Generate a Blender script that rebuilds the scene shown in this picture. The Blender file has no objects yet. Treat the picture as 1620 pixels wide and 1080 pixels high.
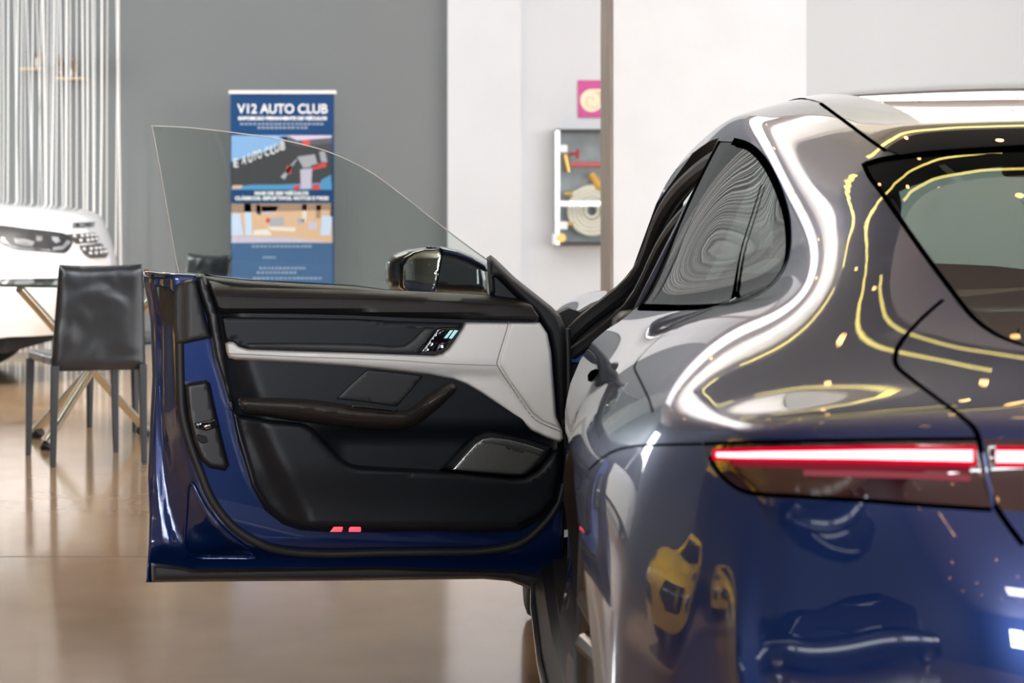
import bpy, bmesh, math, random
import numpy as np
from mathutils import Vector, Matrix
from mathutils.geometry import delaunay_2d_cdt

random.seed(7)
rng = np.random.default_rng(7)
scene = bpy.context.scene
COL = scene.collection
R = math.radians

# ------------------------------------------------------------------ camera
# eye 1.14 m high, looking straight along +y; the frame is shifted (view camera)
F, VX, VY, EYE = 4100.0, 708.0, 314.0, 1.14
cam_d = bpy.data.cameras.new('camera')
cam = bpy.data.objects.new('camera', cam_d)
COL.objects.link(cam)
cam.location = (0, 0, EYE)
cam.rotation_euler = (R(90), 0, 0)
cam_d.sensor_width = 36.0
cam_d.lens = F / 1620 * 36.0
cam_d.shift_x = (810 - VX) / 1620
cam_d.shift_y = -(540 - VY) / 1620
cam_d.clip_start = 0.05
cam_d.dof.use_dof = True
cam_d.dof.focus_distance = 6.2
cam_d.dof.aperture_fstop = 7.5
scene.camera = cam

# ------------------------------------------------------------------ exposure and world
scene.view_settings.view_transform = 'Standard'
scene.view_settings.look = 'None'
scene.view_settings.exposure = 0.0
scene.view_settings.gamma = 1.0
scene.view_settings.use_curve_mapping = False
world = bpy.data.worlds.new('world')
scene.world = world
world.use_nodes = True
world.node_tree.nodes['Background'].inputs[0].default_value = (0.75, 0.87, 1.0, 1)
world.node_tree.nodes['Background'].inputs[1].default_value = 1.0

CEIL = 4.6
RX0, RX1, RY0, RY1 = -7.5, 8.5, -11.0, 20.0   # the hall
def area(name, loc, rot, sx, sy, power, color=(1, 1, 1), spread=None):
    l = bpy.data.lights.new(name, 'AREA')
    l.shape = 'RECTANGLE'; l.size = sx; l.size_y = sy
    l.energy = power; l.color = color
    o = bpy.data.objects.new(name, l); COL.objects.link(o)
    o.location = loc; o.rotation_euler = rot
    return o

for wx in (-2.4, -.4, 1.6, 3.6, 5.6): area('window_and_fill_light', (wx, RY0 + .05, 2.9), (R(90), 0, 0), 1.5, 1.4, 330, (0.90, 0.95, 1.0))
area('window_and_fill_light', (RX1 - .05, 4.0, 2.4), (0, R(90), 0), 2.6, 20, 1700, (0.97, 0.98, 1.0))  # added key light along the unseen right wall, no known window
area('window_and_fill_light', (RX0 + .05, 18.3, 2.2), (0, R(-90), 0), 3.0, 2.4, 420, (0.95, 0.98, 1.0))  # added fill that whitens the curtain strands, not a window
area('ceiling_and_fill_light', (1.0, 16.5, CEIL - .05), (0, 0, 0), 9, 2.8, 200, (0.95, 0.97, 1.0))  # added fill for the far wall, mirrored as a white band
area('ceiling_and_fill_light', (1.2, -5.6, CEIL - .05), (0, 0, 0), 5.4, 1.0, 330, (0.94, 0.97, 1.0))
area('added_uplight', (2.0, 12.9, 3.6), (R(180), 0, 0), 6, .12, 260, (1.0, 0.98, 0.95))  # added to brighten the white ceiling frame, has no fixture
area('added_uplight', (-1.9, 10.6, 3.6), (R(180), 0, 0), .12, 3.4, 200, (1.0, 0.98, 0.95))  # added likewise for the left strip of the frame

def spot(name, loc, target, power, angle, color=(1, .98, .95)):
    l = bpy.data.lights.new(name, 'SPOT'); l.energy = power; l.color = color; l.spot_size = R(angle); l.spot_blend = .6; l.shadow_soft_size = .08
    o = bpy.data.objects.new(name, l); COL.objects.link(o); o.location = loc
    o.rotation_euler = (Vector(target) - Vector(loc)).to_track_quat('-Z', 'Y').to_euler(); return o
spot('added_spot', (-2.4, 6.0, 4.45), (-4.2, 5.6, .4), 1500, 55)  # added to light the yellow car, no lamp known there
spot('added_spot', (-2.6, 12.4, 4.45), (-3.2, 15.6, .8), 900, 70)  # added to whiten the off-roader, an invented source

# ------------------------------------------------------------------ materials
def mat(name, col, rough=0.5, metal=0.0, coat=0.0, coat_rough=0.02, coat_ior=1.5, spec=0.5,
        emit=None, estr=0.0, ior=1.5, bump=None, noise=None, sheen=0.0):
    m = bpy.data.materials.new(name); m.use_nodes = True
    nt = m.node_tree; b = nt.nodes['Principled BSDF']
    b.inputs['Base Color'].default_value = (*col, 1)
    b.inputs['Roughness'].default_value = rough
    b.inputs['Metallic'].default_value = metal
    b.inputs['Coat Weight'].default_value = coat
    b.inputs['Coat Roughness'].default_value = coat_rough
    b.inputs['Coat IOR'].default_value = coat_ior
    b.inputs['Specular IOR Level'].default_value = spec
    b.inputs['IOR'].default_value = ior
    b.inputs['Sheen Weight'].default_value = sheen
    if emit:
        b.inputs['Emission Color'].default_value = (*emit, 1)
        b.inputs['Emission Strength'].default_value = estr
    tc = None
    if bump or noise:
        tc = nt.nodes.new('ShaderNodeTexCoord')
    if noise:   # (scale, darker colour, stretch)
        n = nt.nodes.new('ShaderNodeTexNoise'); n.inputs['Scale'].default_value = noise[0]
        n.inputs['Detail'].default_value = 6
        mp = nt.nodes.new('ShaderNodeMapping'); mp.inputs['Scale'].default_value = noise[2] if len(noise) > 2 else (1, 1, 1)
        nt.links.new(tc.outputs['Object'], mp.inputs[0]); nt.links.new(mp.outputs[0], n.inputs['Vector'])
        mx = nt.nodes.new('ShaderNodeMix'); mx.data_type = 'RGBA'
        mx.inputs[6].default_value = (*col, 1); mx.inputs[7].default_value = (*noise[1], 1)
        cr = nt.nodes.new('ShaderNodeMapRange'); cr.inputs[1].default_value = 0.35; cr.inputs[2].default_value = 0.65
        nt.links.new(n.outputs[0], cr.inputs[0]); nt.links.new(cr.outputs[0], mx.inputs[0])
        nt.links.new(mx.outputs[2], b.inputs['Base Color'])
    if bump:    # (scale, strength, distance)
        n = nt.nodes.new('ShaderNodeTexNoise'); n.inputs['Scale'].default_value = bump[0]
        n.inputs['Detail'].default_value = 3
        nt.links.new(tc.outputs['Object'], n.inputs['Vector'])
        bp = nt.nodes.new('ShaderNodeBump'); bp.inputs['Strength'].default_value = bump[1]
        bp.inputs['Distance'].default_value = bump[2]
        nt.links.new(n.outputs[0], bp.inputs['Height']); nt.links.new(bp.outputs[0], b.inputs['Normal'])
    return m

def glass(name, tint, ior=1.5, gain=1.0):
    """thin pane: clear or tinted transmission under a Fresnel reflection"""
    m = bpy.data.materials.new(name); m.use_nodes = True
    nt = m.node_tree; nt.nodes.clear()
    out = nt.nodes.new('ShaderNodeOutputMaterial')
    t = nt.nodes.new('ShaderNodeBsdfTransparent'); t.inputs[0].default_value = (*tint, 1)
    g = nt.nodes.new('ShaderNodeBsdfGlossy'); g.inputs['Roughness'].default_value = 0.0
    f0 = min(.9, 2 * ((ior - 1) / (ior + 1)) ** 2 * gain)      # both faces of the pane
    ge = nt.nodes.new('ShaderNodeNewGeometry')
    dt = nt.nodes.new('ShaderNodeVectorMath'); dt.operation = 'DOT_PRODUCT'
    nt.links.new(ge.outputs['Normal'], dt.inputs[0]); nt.links.new(ge.outputs['Incoming'], dt.inputs[1])
    def mth(op, a, b=None):
        q = nt.nodes.new('ShaderNodeMath'); q.operation = op
        for i, v in enumerate((a, b)):
            if v is None: continue
            if isinstance(v, (int, float)): q.inputs[i].default_value = v
            else: nt.links.new(v, q.inputs[i])
        return q.outputs[0]
    c = mth('SUBTRACT', 1.0, mth('ABSOLUTE', dt.outputs['Value']))
    fr = mth('ADD', mth('MULTIPLY', mth('POWER', c, 4.5), 1 - f0), f0)
    mx = nt.nodes.new('ShaderNodeMixShader')
    nt.links.new(fr, mx.inputs[0])
    nt.links.new(t.outputs[0], mx.inputs[1]); nt.links.new(g.outputs[0], mx.inputs[2])
    nt.links.new(mx.outputs[0], out.inputs[0])
    return m

M = {}
M['paint'] = mat('blue_paint', (0.0, 0.019, 0.115), rough=0.34, metal=0.6, coat=1.0, coat_rough=0.01, coat_ior=1.75)
M['gap'] = mat('gap_black', (0.004, 0.004, 0.006), rough=0.7)
M['rubber'] = mat('rubber', (0.012, 0.012, 0.014), rough=0.55)
M['black_plastic'] = mat('black_plastic', (0.013, 0.013, 0.015), rough=0.42)
M['grey_plastic'] = mat('grey_plastic', (0.035, 0.036, 0.04), rough=0.55)
M['gloss_black'] = mat('gloss_black', (0.005, 0.005, 0.007), rough=0.08, coat=1.0)
M['trim_leather'] = mat('trim_leather', (0.009, 0.0105, 0.014), rough=0.42, spec=0.28, bump=(900, 0.25, 0.0006))
M['trim_soft'] = mat('trim_soft', (0.011, 0.010, 0.010), rough=0.5, spec=0.4, bump=(700, 0.2, 0.0005))
M['white_leather'] = mat('white_leather', (0.82, 0.81, 0.785), rough=0.5, bump=(700, 0.15, 0.0004))
M['chrome'] = mat('chrome', (0.75, 0.74, 0.72), rough=0.08, metal=1.0)
M['steel'] = mat('brushed_steel', (0.55, 0.55, 0.55), rough=0.28, metal=1.0)
M['tire'] = mat('tyre_rubber', (0.015, 0.015, 0.016), rough=0.7)
M['rim'] = mat('bronze_grey_rim', (0.13, 0.11, 0.095), rough=0.3, metal=0.8)
M['roof_glass'] = mat('dark_roof_glass', (0.006, 0.006, 0.007), rough=0.02, coat=1.0, coat_rough=0.0, coat_ior=1.7)
M['side_glass'] = glass('tinted_side_glass', (0.10, 0.125, 0.12), 1.5, 0.9)
M['rear_glass'] = glass('tinted_rear_glass', (0.34, 0.43, 0.39), 1.52, 1.0)
M['shield_glass'] = glass('windshield_glass', (0.8, 0.88, 0.84), 1.5)
M['door_glass'] = glass('door_glass', (0.78, 0.84, 0.81), 1.45)
M['lens'] = mat('smoked_red_lens', (0.02, 0.004, 0.006), rough=0.05, coat=1.0, coat_rough=0.0, coat_ior=1.7)
M['seat'] = mat('seat_leather', (0.02, 0.02, 0.022), rough=0.5)

def link(o, parent=None):
    COL.objects.link(o)
    if parent is not None:
        o.parent = parent
        o.matrix_parent_inverse = Matrix.Translation(-parent_loc(parent))
    return o
def parent_loc(p):
    v = Vector((0, 0, 0))
    while p is not None:
        v += Vector(p.location) + (p.matrix_parent_inverse.to_translation() if p.parent else Vector((0, 0, 0))); p = p.parent
    return v

def mesh_obj(name, verts, faces, m, parent=None, smooth=True, normals=None, kind=None, auto=None):
    me = bpy.data.meshes.new(name)
    me.from_pydata([tuple(map(float, v)) for v in verts], [], [tuple(int(i) for i in f) for f in faces])
    me.update()
    ms = m if isinstance(m, (list, tuple)) else [m]
    for x in ms: me.materials.append(M[x] if isinstance(x, str) else x)
    if smooth: me.shade_smooth()
    if auto: me.set_sharp_from_angle(angle=R(auto))
    if normals is not None:
        me.normals_split_custom_set_from_vertices([tuple(map(float, n)) for n in normals])
    o = bpy.data.objects.new(name, me)
    link(o, parent)
    if kind: o['kind'] = kind
    return o

class MB:
    """collects shapes, builds them as one mesh"""
    def __init__(s): s.v = []; s.f = []; s.mi = []
    def add(s, v, f, mi=0):
        n = len(s.v); s.v += [tuple(p) for p in v]; s.f += [tuple(n + i for i in q) for q in f]; s.mi += [mi] * len(f)
        return s
    def box(s, x0, x1, y0, y1, z0, z1, mi=0, T=None):
        v = [(x, y, z) for x in (x0, x1) for y in (y0, y1) for z in (z0, z1)]
        if T: v = [tuple(T @ Vector(p)) for p in v]
        return s.add(v, [(0, 1, 3, 2), (4, 6, 7, 5), (0, 4, 5, 1), (2, 3, 7, 6), (0, 2, 6, 4), (1, 5, 7, 3)], mi)
    def tube(s, pts, r, n=10, mi=0, caps=True, flat=1.0):
        pts = [Vector(p) for p in pts]; rings = []
        rr = r if isinstance(r, (list, tuple)) else [r] * len(pts)
        up = Vector((0, 0, 1)); prev = None
        for i, p in enumerate(pts):
            d = (pts[min(i + 1, len(pts) - 1)] - pts[max(i - 1, 0)]).normalized()
            if prev is None:
                a = d.cross(up)
                if a.length < 0.1: a = d.cross(Vector((1, 0, 0)))
            else: a = prev - d * prev.dot(d)
            a.normalize(); prev = a; b = d.cross(a)
            rings.append([p + (a * math.cos(2 * math.pi * k / n) + b * flat * math.sin(2 * math.pi * k / n)) * rr[i] for k in range(n)])
        v = [q for rg in rings for q in rg]; f = []
        for i in range(len(pts) - 1):
            for k in range(n):
                f.append((i * n + k, i * n + (k + 1) % n, (i + 1) * n + (k + 1) % n, (i + 1) * n + k))
        if caps:
            f.append(tuple(range(n - 1, -1, -1))); f.append(tuple((len(pts) - 1) * n + k for k in range(n)))
        return s.add(v, f, mi)
    def lathe(s, prof, T=None, n=48, mi=0):
        """prof: (radius, height) about local z"""
        v = []; f = []
        for (r, h) in prof:
            for k in range(n):
                a = 2 * math.pi * k / n
                p = Vector((r * math.cos(a), r * math.sin(a), h)); v.append(tuple(T @ p) if T else tuple(p))
        for i in range(len(prof) - 1):
            for k in range(n):
                f.append((i * n + k, i * n + (k + 1) % n, (i + 1) * n + (k + 1) % n, (i + 1) * n + k))
        return s.add(v, f, mi)
    def prism(s, poly, z0, z1, T=None, mi=0):
        n = len(poly)
        v = [(p[0], p[1], z0) for p in poly] + [(p[0], p[1], z1) for p in poly]
        if T: v = [tuple(T @ Vector(p)) for p in v]
        f = [tuple(range(n - 1, -1, -1)), tuple(range(n, 2 * n))]
        f += [(i, (i + 1) % n, n + (i + 1) % n, n + i) for i in range(n)]
        return s.add(v, f, mi)
    def build(s, name, m, parent=None, smooth=True, auto=35, bevel=0, subsurf=0, kind=None):
        o = mesh_obj(name, s.v, s.f, m, parent, smooth=smooth, kind=kind)
        bm = bmesh.new(); bm.from_mesh(o.data)
        for i, fc in enumerate(bm.faces): fc.material_index = s.mi[i]
        bmesh.ops.recalc_face_normals(bm, faces=bm.faces)
        bm.to_mesh(o.data); bm.free()
        if smooth and auto and not subsurf: o.data.shade_smooth(); o.data.set_sharp_from_angle(angle=R(auto))
        if bevel:
            md = o.modifiers.new('bevel', 'BEVEL'); md.width = bevel; md.segments = 3; md.limit_method = 'ANGLE'; md.angle_limit = R(40)
            md.harden_normals = True
        if subsurf:
            md = o.modifiers.new('sub', 'SUBSURF'); md.levels = subsurf; md.render_levels = subsurf
        return o

def thing(name, label, cat, loc=(0, 0, 0), rz=0, group=None):
    o = bpy.data.objects.new(name, None); COL.objects.link(o)
    o.location = loc; o.rotation_euler = (0, 0, rz); o['label'] = label; o['category'] = cat
    o.empty_display_size = 0.2
    if group: o['group'] = group
    return o
def tag(o, label, cat, group=None, kind=None):
    o['label'] = label; o['category'] = cat
    if group: o['group'] = group
    if kind: o['kind'] = kind
    return o
def dup(root, loc, rz, label, group=None):
    r = root.copy(); COL.objects.link(r); r.location = loc; r.rotation_euler = (0, 0, rz); r['label'] = label
    if group: r['group'] = group
    for ch in list(root.children):
        c = ch.copy(); COL.objects.link(c); c.parent = r
        for g in ch.children:
            d = g.copy(); COL.objects.link(d); d.parent = c
    return r

def smooth_line(pts, n=6, closed=False):
    """Catmull-Rom through 2-D/3-D points"""
    P = [np.array(p, float) for p in pts]; N = len(P); out = []
    rng_ = N if closed else N - 1
    for i in range(rng_):
        if closed: a, b, c, d = P[(i - 1) % N], P[i], P[(i + 1) % N], P[(i + 2) % N]
        else: a, b, c, d = P[max(i - 1, 0)], P[i], P[i + 1], P[min(i + 2, N - 1)]
        for k in range(n):
            t = k / n
            out.append(0.5 * ((2 * b) + (-a + c) * t + (2 * a - 5 * b + 4 * c - d) * t * t + (-a + 3 * b - 3 * c + d) * t ** 3))
    if not closed: out.append(P[-1])
    return out

def in_poly(pts, poly):
    x = pts[:, 0]; y = pts[:, 1]; poly = np.asarray(poly, float); inside = np.zeros(len(pts), bool)
    n = len(poly)
    for i in range(n):
        x1, y1 = poly[i]; x2, y2 = poly[(i + 1) % n]
        if y1 == y2: continue
        c = ((y1 > y) != (y2 > y)) & (x < (x2 - x1) * (y - y1) / (y2 - y1) + x1)
        inside ^= c
    return inside
def seg_dist(pts, poly, closed=True):
    poly = np.asarray(poly, float); n = len(poly); best = np.full(len(pts), 1e9)
    for i in range(n if closed else n - 1):
        a = poly[i]; b = poly[(i + 1) % n]; d = b - a; L = (d * d).sum()
        t = np.clip(((pts - a) @ d) / L if L > 0 else 0, 0, 1)
        q = pts - (a + np.outer(t, d)); best = np.minimum(best, np.sqrt((q * q).sum(1)))
    return best
def cdt(points, lines):
    """points: Nx2, lines: list of (poly, closed). Returns verts (Nx2), tris."""
    V = [tuple(p) for p in points]; E = []
    for poly, closed in lines:
        s = len(V); V += [tuple(map(float, p)) for p in poly]; n = len(poly)
        E += [(s + i, s + i + 1) for i in range(n - 1)]
        if closed: E.append((s + n - 1, s))
    r = delaunay_2d_cdt([Vector(p) for p in V], E, [], 0, 1e-6)
    return np.array([tuple(p) for p in r[0]]).reshape(-1, 2), np.array([tuple(f) for f in r[2]], int).reshape(-1, 3)

# ------------------------------------------------------------------ the room
def floor_material():
    m = bpy.data.materials.new('polished_concrete'); m.use_nodes = True
    nt = m.node_tree; b = nt.nodes['Principled BSDF']; L = nt.links
    tc = nt.nodes.new('ShaderNodeTexCoord')
    def noise(scale, det, st=(1, 1, 1)):
        mp = nt.nodes.new('ShaderNodeMapping'); mp.inputs['Scale'].default_value = st
        n = nt.nodes.new('ShaderNodeTexNoise'); n.inputs['Scale'].default_value = scale; n.inputs['Detail'].default_value = det
        L.new(tc.outputs['Object'], mp.inputs[0]); L.new(mp.outputs[0], n.inputs['Vector']); return n
    n1 = noise(0.9, 8, (1, 1, 1)); n2 = noise(5.0, 8, (1, 0.6, 1)); n3 = noise(60, 3)
    r1 = nt.nodes.new('ShaderNodeValToRGB')
    r1.color_ramp.elements[0].position = 0.3; r1.color_ramp.elements[0].color = (0.44, 0.285, 0.16, 1)
    r1.color_ramp.elements[1].position = 0.72; r1.color_ramp.elements[1].color = (0.58, 0.405, 0.245, 1)
    mx = nt.nodes.new('ShaderNodeMath'); mx.operation = 'MULTIPLY_ADD'; mx.inputs[1].default_value = 0.6
    ad = nt.nodes.new('ShaderNodeMath'); ad.operation = 'MULTIPLY'; ad.inputs[1].default_value = 0.4
    L.new(n2.outputs[0], ad.inputs[0]); L.new(n1.outputs[0], mx.inputs[0]); L.new(ad.outputs[0], mx.inputs[2])
    L.new(mx.outputs[0], r1.inputs[0])
    L.new(r1.outputs[0], b.inputs['Base Color'])
    rr = nt.nodes.new('ShaderNodeMapRange'); rr.inputs[3].default_value = 0.07; rr.inputs[4].default_value = 0.17
    L.new(n2.outputs[0], rr.inputs[0]); L.new(rr.outputs[0], b.inputs['Roughness'])
    bp = nt.nodes.new('ShaderNodeBump'); bp.inputs['Strength'].default_value = 0.025; bp.inputs['Distance'].default_value = 0.01
    L.new(n2.outputs[0], bp.inputs['Height']); L.new(bp.outputs[0], b.inputs['Normal'])
    return m
M['floor'] = floor_material()
M['wall_grey'] = mat('grey_wall_paint', (0.15, 0.165, 0.17), rough=0.6)
M['wall_white'] = mat('white_wall_paint', (0.63, 0.655, 0.69), rough=0.7, noise=(1.5, (0.60, 0.625, 0.655)))
M['wall_light'] = mat('light_wall_paint', (0.55, 0.58, 0.60), rough=0.7)
M['column_paint'] = mat('column_plaster', (0.75, 0.775, 0.81), rough=0.6, bump=(6, 0.5, 0.01), noise=(3, (0.705, 0.73, 0.765)))
M['column_side'] = mat('column_side_shade', (0.27, 0.245, 0.22), rough=0.8, noise=(12, (0.2, 0.18, 0.165), (1, 1, 0.2)))  # shade on the column's left face, put into a darker colour
M['ceiling'] = mat('ceiling_paint', (0.30, 0.275, 0.27), rough=0.8)
M['white_paint'] = mat('white_frame_paint', (0.85, 0.84, 0.82), rough=0.6)

def setting(name, mb, m, **k):
    o = mb.build(name, m, **k); o['kind'] = 'structure'; return o
setting('floor', MB().box(RX0 - .3, RX1 + .3, RY0 - .3, RY1 + .6, -0.2, 0), 'floor', smooth=False)
MJ = mat('floor_joint', (0.12, 0.08, 0.05), rough=0.6)
setting('floor_joint', MB().box(RX0, RX1, 8.25, 8.262, -.01, .0006), MJ, smooth=False)
b = MB().box(RX0 - .3, 0.0, RY1, RY1 + .3, 0, CEIL)
setting('wall_back', b, 'wall_grey', smooth=False)
setting('wall_pilaster', MB().box(0.0, 0.565, RY1 - .12, RY1 + .3, 0, CEIL), 'wall_white', smooth=False)
setting('wall_recess', MB().box(0.565, 1.6, RY1, RY1 + .3, 0, CEIL), 'wall_white', smooth=False)
setting('wall_far_right', MB().box(1.6, RX1 + .3, RY1, RY1 + .3, 0, CEIL), 'wall_light', smooth=False)
setting('column', MB().box(.771, 1.668, 12.05, 12.8, 0, CEIL), 'column_paint', smooth=False)
setting('column_side', MB().box(.757, .772, 12.05, 12.82, 0, CEIL), 'column_side', smooth=False)  # thin slab carrying the painted shade of that face

M['wall_dark'] = mat('dark_hall_wall', (0.075, 0.075, 0.085), rough=0.6)
b = MB().box(RX0 - .3, RX0, RY0, 7.5, 0, CEIL, 0).box(RX0 - .3, RX0, 7.5, RY1, 0, CEIL, 1)
setting('wall_left', b, ['wall_dark', 'wall_grey'], smooth=False)
setting('wall_right', MB().box(RX1, RX1 + .3, RY0, RY1, 0, CEIL), 'wall_light', smooth=False)
setting('wall_front', MB().box(RX0 - .3, RX1 + .3, RY0 - .3, RY0, 0, CEIL), 'wall_dark', smooth=False)
# ceiling with a tall dark opening in it, framed in white
OX0, OX1, OY0, OY1 = -1.1, 6.0, 8.9, 12.0
M['ceiling_dark'] = mat('dark_roof_void', (0.03, 0.03, 0.034), rough=0.7)
b = MB().box(RX0 - .3, OX0, RY0 - .3, RY1 + .3, CEIL, CEIL + .3).box(OX1, RX1 + .3, RY0 - .3, RY1 + .3, CEIL, CEIL + .3)
b.box(OX0, OX1, RY0 - .3, OY0, CEIL, CEIL + .3).box(OX0, OX1, OY1, RY1 + .3, CEIL, CEIL + .3)
setting('ceiling', b, 'ceiling', smooth=False)
b = MB().box(OX0 - 1.9, OX0, OY0 - .25, OY1 + 1.8, CEIL - .06, CEIL).box(OX0, OX1, OY1, OY1 + 1.8, CEIL - .06, CEIL)
setting('trim_1', b, 'white_paint', smooth=False)
TOP = 6.6
b = MB().box(OX0 - .1, OX0, OY0, OY1, CEIL + .3, TOP).box(OX1, OX1 + .1, OY0, OY1, CEIL + .3, TOP)
b.box(OX0, OX1, OY0 - .1, OY0, CEIL + .3, TOP).box(OX0, OX1, OY1, OY1 + .1, CEIL + .3, TOP).box(OX0 - .1, OX1 + .1, OY0 - .1, OY1 + .1, TOP, TOP + .1)
setting('ceiling_recess', b, 'ceiling_dark', smooth=False)
M['truss'] = mat('grey_truss_paint', (0.16, 0.17, 0.18), rough=0.5)
b = MB()
for x in (-.4, 1.3, 3.0, 4.7): b.box(x, x + .12, OY0, OY1, TOP - .5, TOP - .3)
b.box(OX0, OX1, 10.3, 10.42, TOP - .7, TOP - .5)
setting('trim_2', b, 'truss', smooth=False)

# ------------------------------------------------------------------ the blue car: one spline surface, trimmed into panels
XC = 1.185
def sec(y, *xz): return [(x, y, z) for x, z in xz]
NET = [
 # nose bottom / mid / top
 [(1.185,7.95,.20),(.98,7.95,.20),(.83,7.93,.20),(.74,7.91,.20),(.66,7.88,.20),(.58,7.84,.2),(.52,7.8,.2),(.46,7.76,.2),(.40,7.71,.2),(.36,7.66,.2),(.32,7.58,.2),(.29,7.5,.2)],
 [(1.185,8.0,.42),(.98,8.0,.42),(.83,7.98,.43),(.74,7.95,.44),(.66,7.92,.45),(.58,7.87,.46),(.52,7.83,.47),(.45,7.78,.47),(.38,7.72,.46),(.32,7.64,.44),(.28,7.56,.4),(.26,7.48,.22)],
 [(1.185,7.93,.62),(.98,7.93,.62),(.83,7.9,.63),(.74,7.87,.65),(.66,7.84,.67),(.58,7.8,.69),(.51,7.76,.7),(.44,7.7,.69),(.36,7.64,.66),(.30,7.56,.58),(.255,7.5,.45),(.245,7.42,.22)],
 [(1.185,7.7,.70),(.98,7.7,.70),(.82,7.68,.71),(.71,7.65,.74),(.62,7.62,.77),(.54,7.59,.79),(.47,7.56,.79),(.40,7.52,.775),(.33,7.47,.73),(.27,7.42,.62),(.235,7.4,.46),(.235,7.36,.22)],
 [(1.185,7.4,.76),(.97,7.4,.76),(.79,7.4,.775),(.66,7.38,.81),(.57,7.36,.84),(.50,7.34,.85),(.43,7.32,.848),(.36,7.3,.825),(.29,7.28,.77),(.235,7.26,.64),(.22,7.25,.48),(.235,7.24,.22)],
 sec(7.05,(1.185,.83),(.96,.83),(.76,.838),(.61,.868),(.525,.89),(.46,.895),(.40,.89),(.34,.868),(.27,.81),(.215,.67),(.22,.5),(.235,.22)),
 sec(6.6,(1.185,.985),(.98,.975),(.8,.955),(.64,.925),(.53,.912),(.46,.90),(.415,.887),(.37,.865),(.29,.82),(.23,.7),(.25,.48),(.25,.2)),
 sec(6.2,(1.185,1.195),(.98,1.188),(.8,1.178),(.645,1.168),(.545,1.16),(.50,1.135),(.44,1.02),(.375,.9),(.29,.84),(.235,.70),(.26,.48),(.248,.2)),
 sec(5.8,(1.185,1.34),(.98,1.336),(.82,1.326),(.70,1.31),(.60,1.285),(.552,1.242),(.46,1.07),(.385,.905),(.295,.84),(.238,.695),(.26,.48),(.235,.2)),
 sec(5.4,(1.185,1.374),(.98,1.370),(.83,1.360),(.72,1.345),(.623,1.318),(.575,1.275),(.487,1.10),(.398,.912),(.31,.85),(.243,.69),(.262,.48),(.225,.2)),
 sec(5.0,(1.185,1.362),(.98,1.356),(.83,1.343),(.735,1.325),(.645,1.288),(.592,1.243),(.525,1.09),(.445,.935),(.33,.865),(.235,.70),(.25,.48),(.215,.2)),
 sec(4.6,(1.185,1.31),(.98,1.302),(.83,1.284),(.745,1.256),(.66,1.215),(.60,1.165),(.555,1.06),(.495,.958),(.35,.895),(.215,.72),(.225,.5),(.215,.2)),
 sec(4.25,(1.185,1.235),(.98,1.228),(.83,1.208),(.73,1.178),(.66,1.135),(.61,1.09),(.57,1.04),(.52,.985),(.37,.925),(.205,.75),(.205,.52),(.225,.2)),
 sec(3.9,(1.185,1.125),(.98,1.12),(.83,1.10),(.73,1.073),(.66,1.043),(.60,1.017),(.54,.992),(.47,.965),(.35,.915),(.215,.77),(.205,.54),(.235,.22)),
 sec(3.6,(1.185,1.0),(.98,.997),(.83,.985),(.73,.97),(.66,.958),(.58,.945),(.50,.932),(.42,.915),(.32,.878),(.235,.78),(.203,.55),(.225,.23)),
 [(1.185,3.33,.915),(.98,3.33,.914),(.83,3.34,.912),(.73,3.35,.908),(.66,3.36,.904),(.58,3.37,.899),(.5,3.39,.892),(.43,3.41,.882),(.345,3.44,.858),(.275,3.46,.79),(.228,3.48,.57),(.25,3.5,.23)],
 [(1.185,3.15,.866),(.98,3.155,.866),(.83,3.16,.866),(.73,3.17,.865),(.66,3.175,.865),(.58,3.19,.864),(.5,3.21,.861),(.43,3.245,.857),(.37,3.30,.842),(.32,3.355,.79),(.262,3.38,.59),(.285,3.4,.23)],
 [(1.185,3.12,.81),(.98,3.125,.81),(.83,3.13,.81),(.73,3.14,.81),(.66,3.15,.81),(.58,3.165,.81),(.5,3.19,.81),(.44,3.225,.81),(.39,3.27,.80),(.35,3.31,.77),(.30,3.33,.60),(.33,3.35,.23)],
 [(1.185,3.07,.70),(.98,3.075,.70),(.83,3.08,.70),(.73,3.09,.70),(.66,3.10,.70),(.58,3.12,.70),(.5,3.155,.70),(.445,3.19,.70),(.405,3.225,.70),(.38,3.25,.69),(.345,3.265,.58),(.43,3.28,.23)],
 [(1.185,3.04,.5),(.98,3.045,.5),(.83,3.05,.5),(.73,3.06,.5),(.66,3.075,.5),(.59,3.1,.5),(.52,3.13,.5),(.47,3.165,.5),(.42,3.185,.5),(.385,3.21,.49),(.385,3.225,.45),(.49,3.24,.22)],
 [(1.185,3.1,.22),(.99,3.105,.22),(.86,3.11,.22),(.78,3.12,.22),(.72,3.13,.22),(.67,3.14,.22),(.63,3.155,.22),(.6,3.17,.22),(.58,3.18,.22),(.57,3.19,.22),(.56,3.2,.22),(.55,3.22,.21)],
]
NET = np.array(NET, float)
NU, NV = NET.shape[:2]
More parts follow.
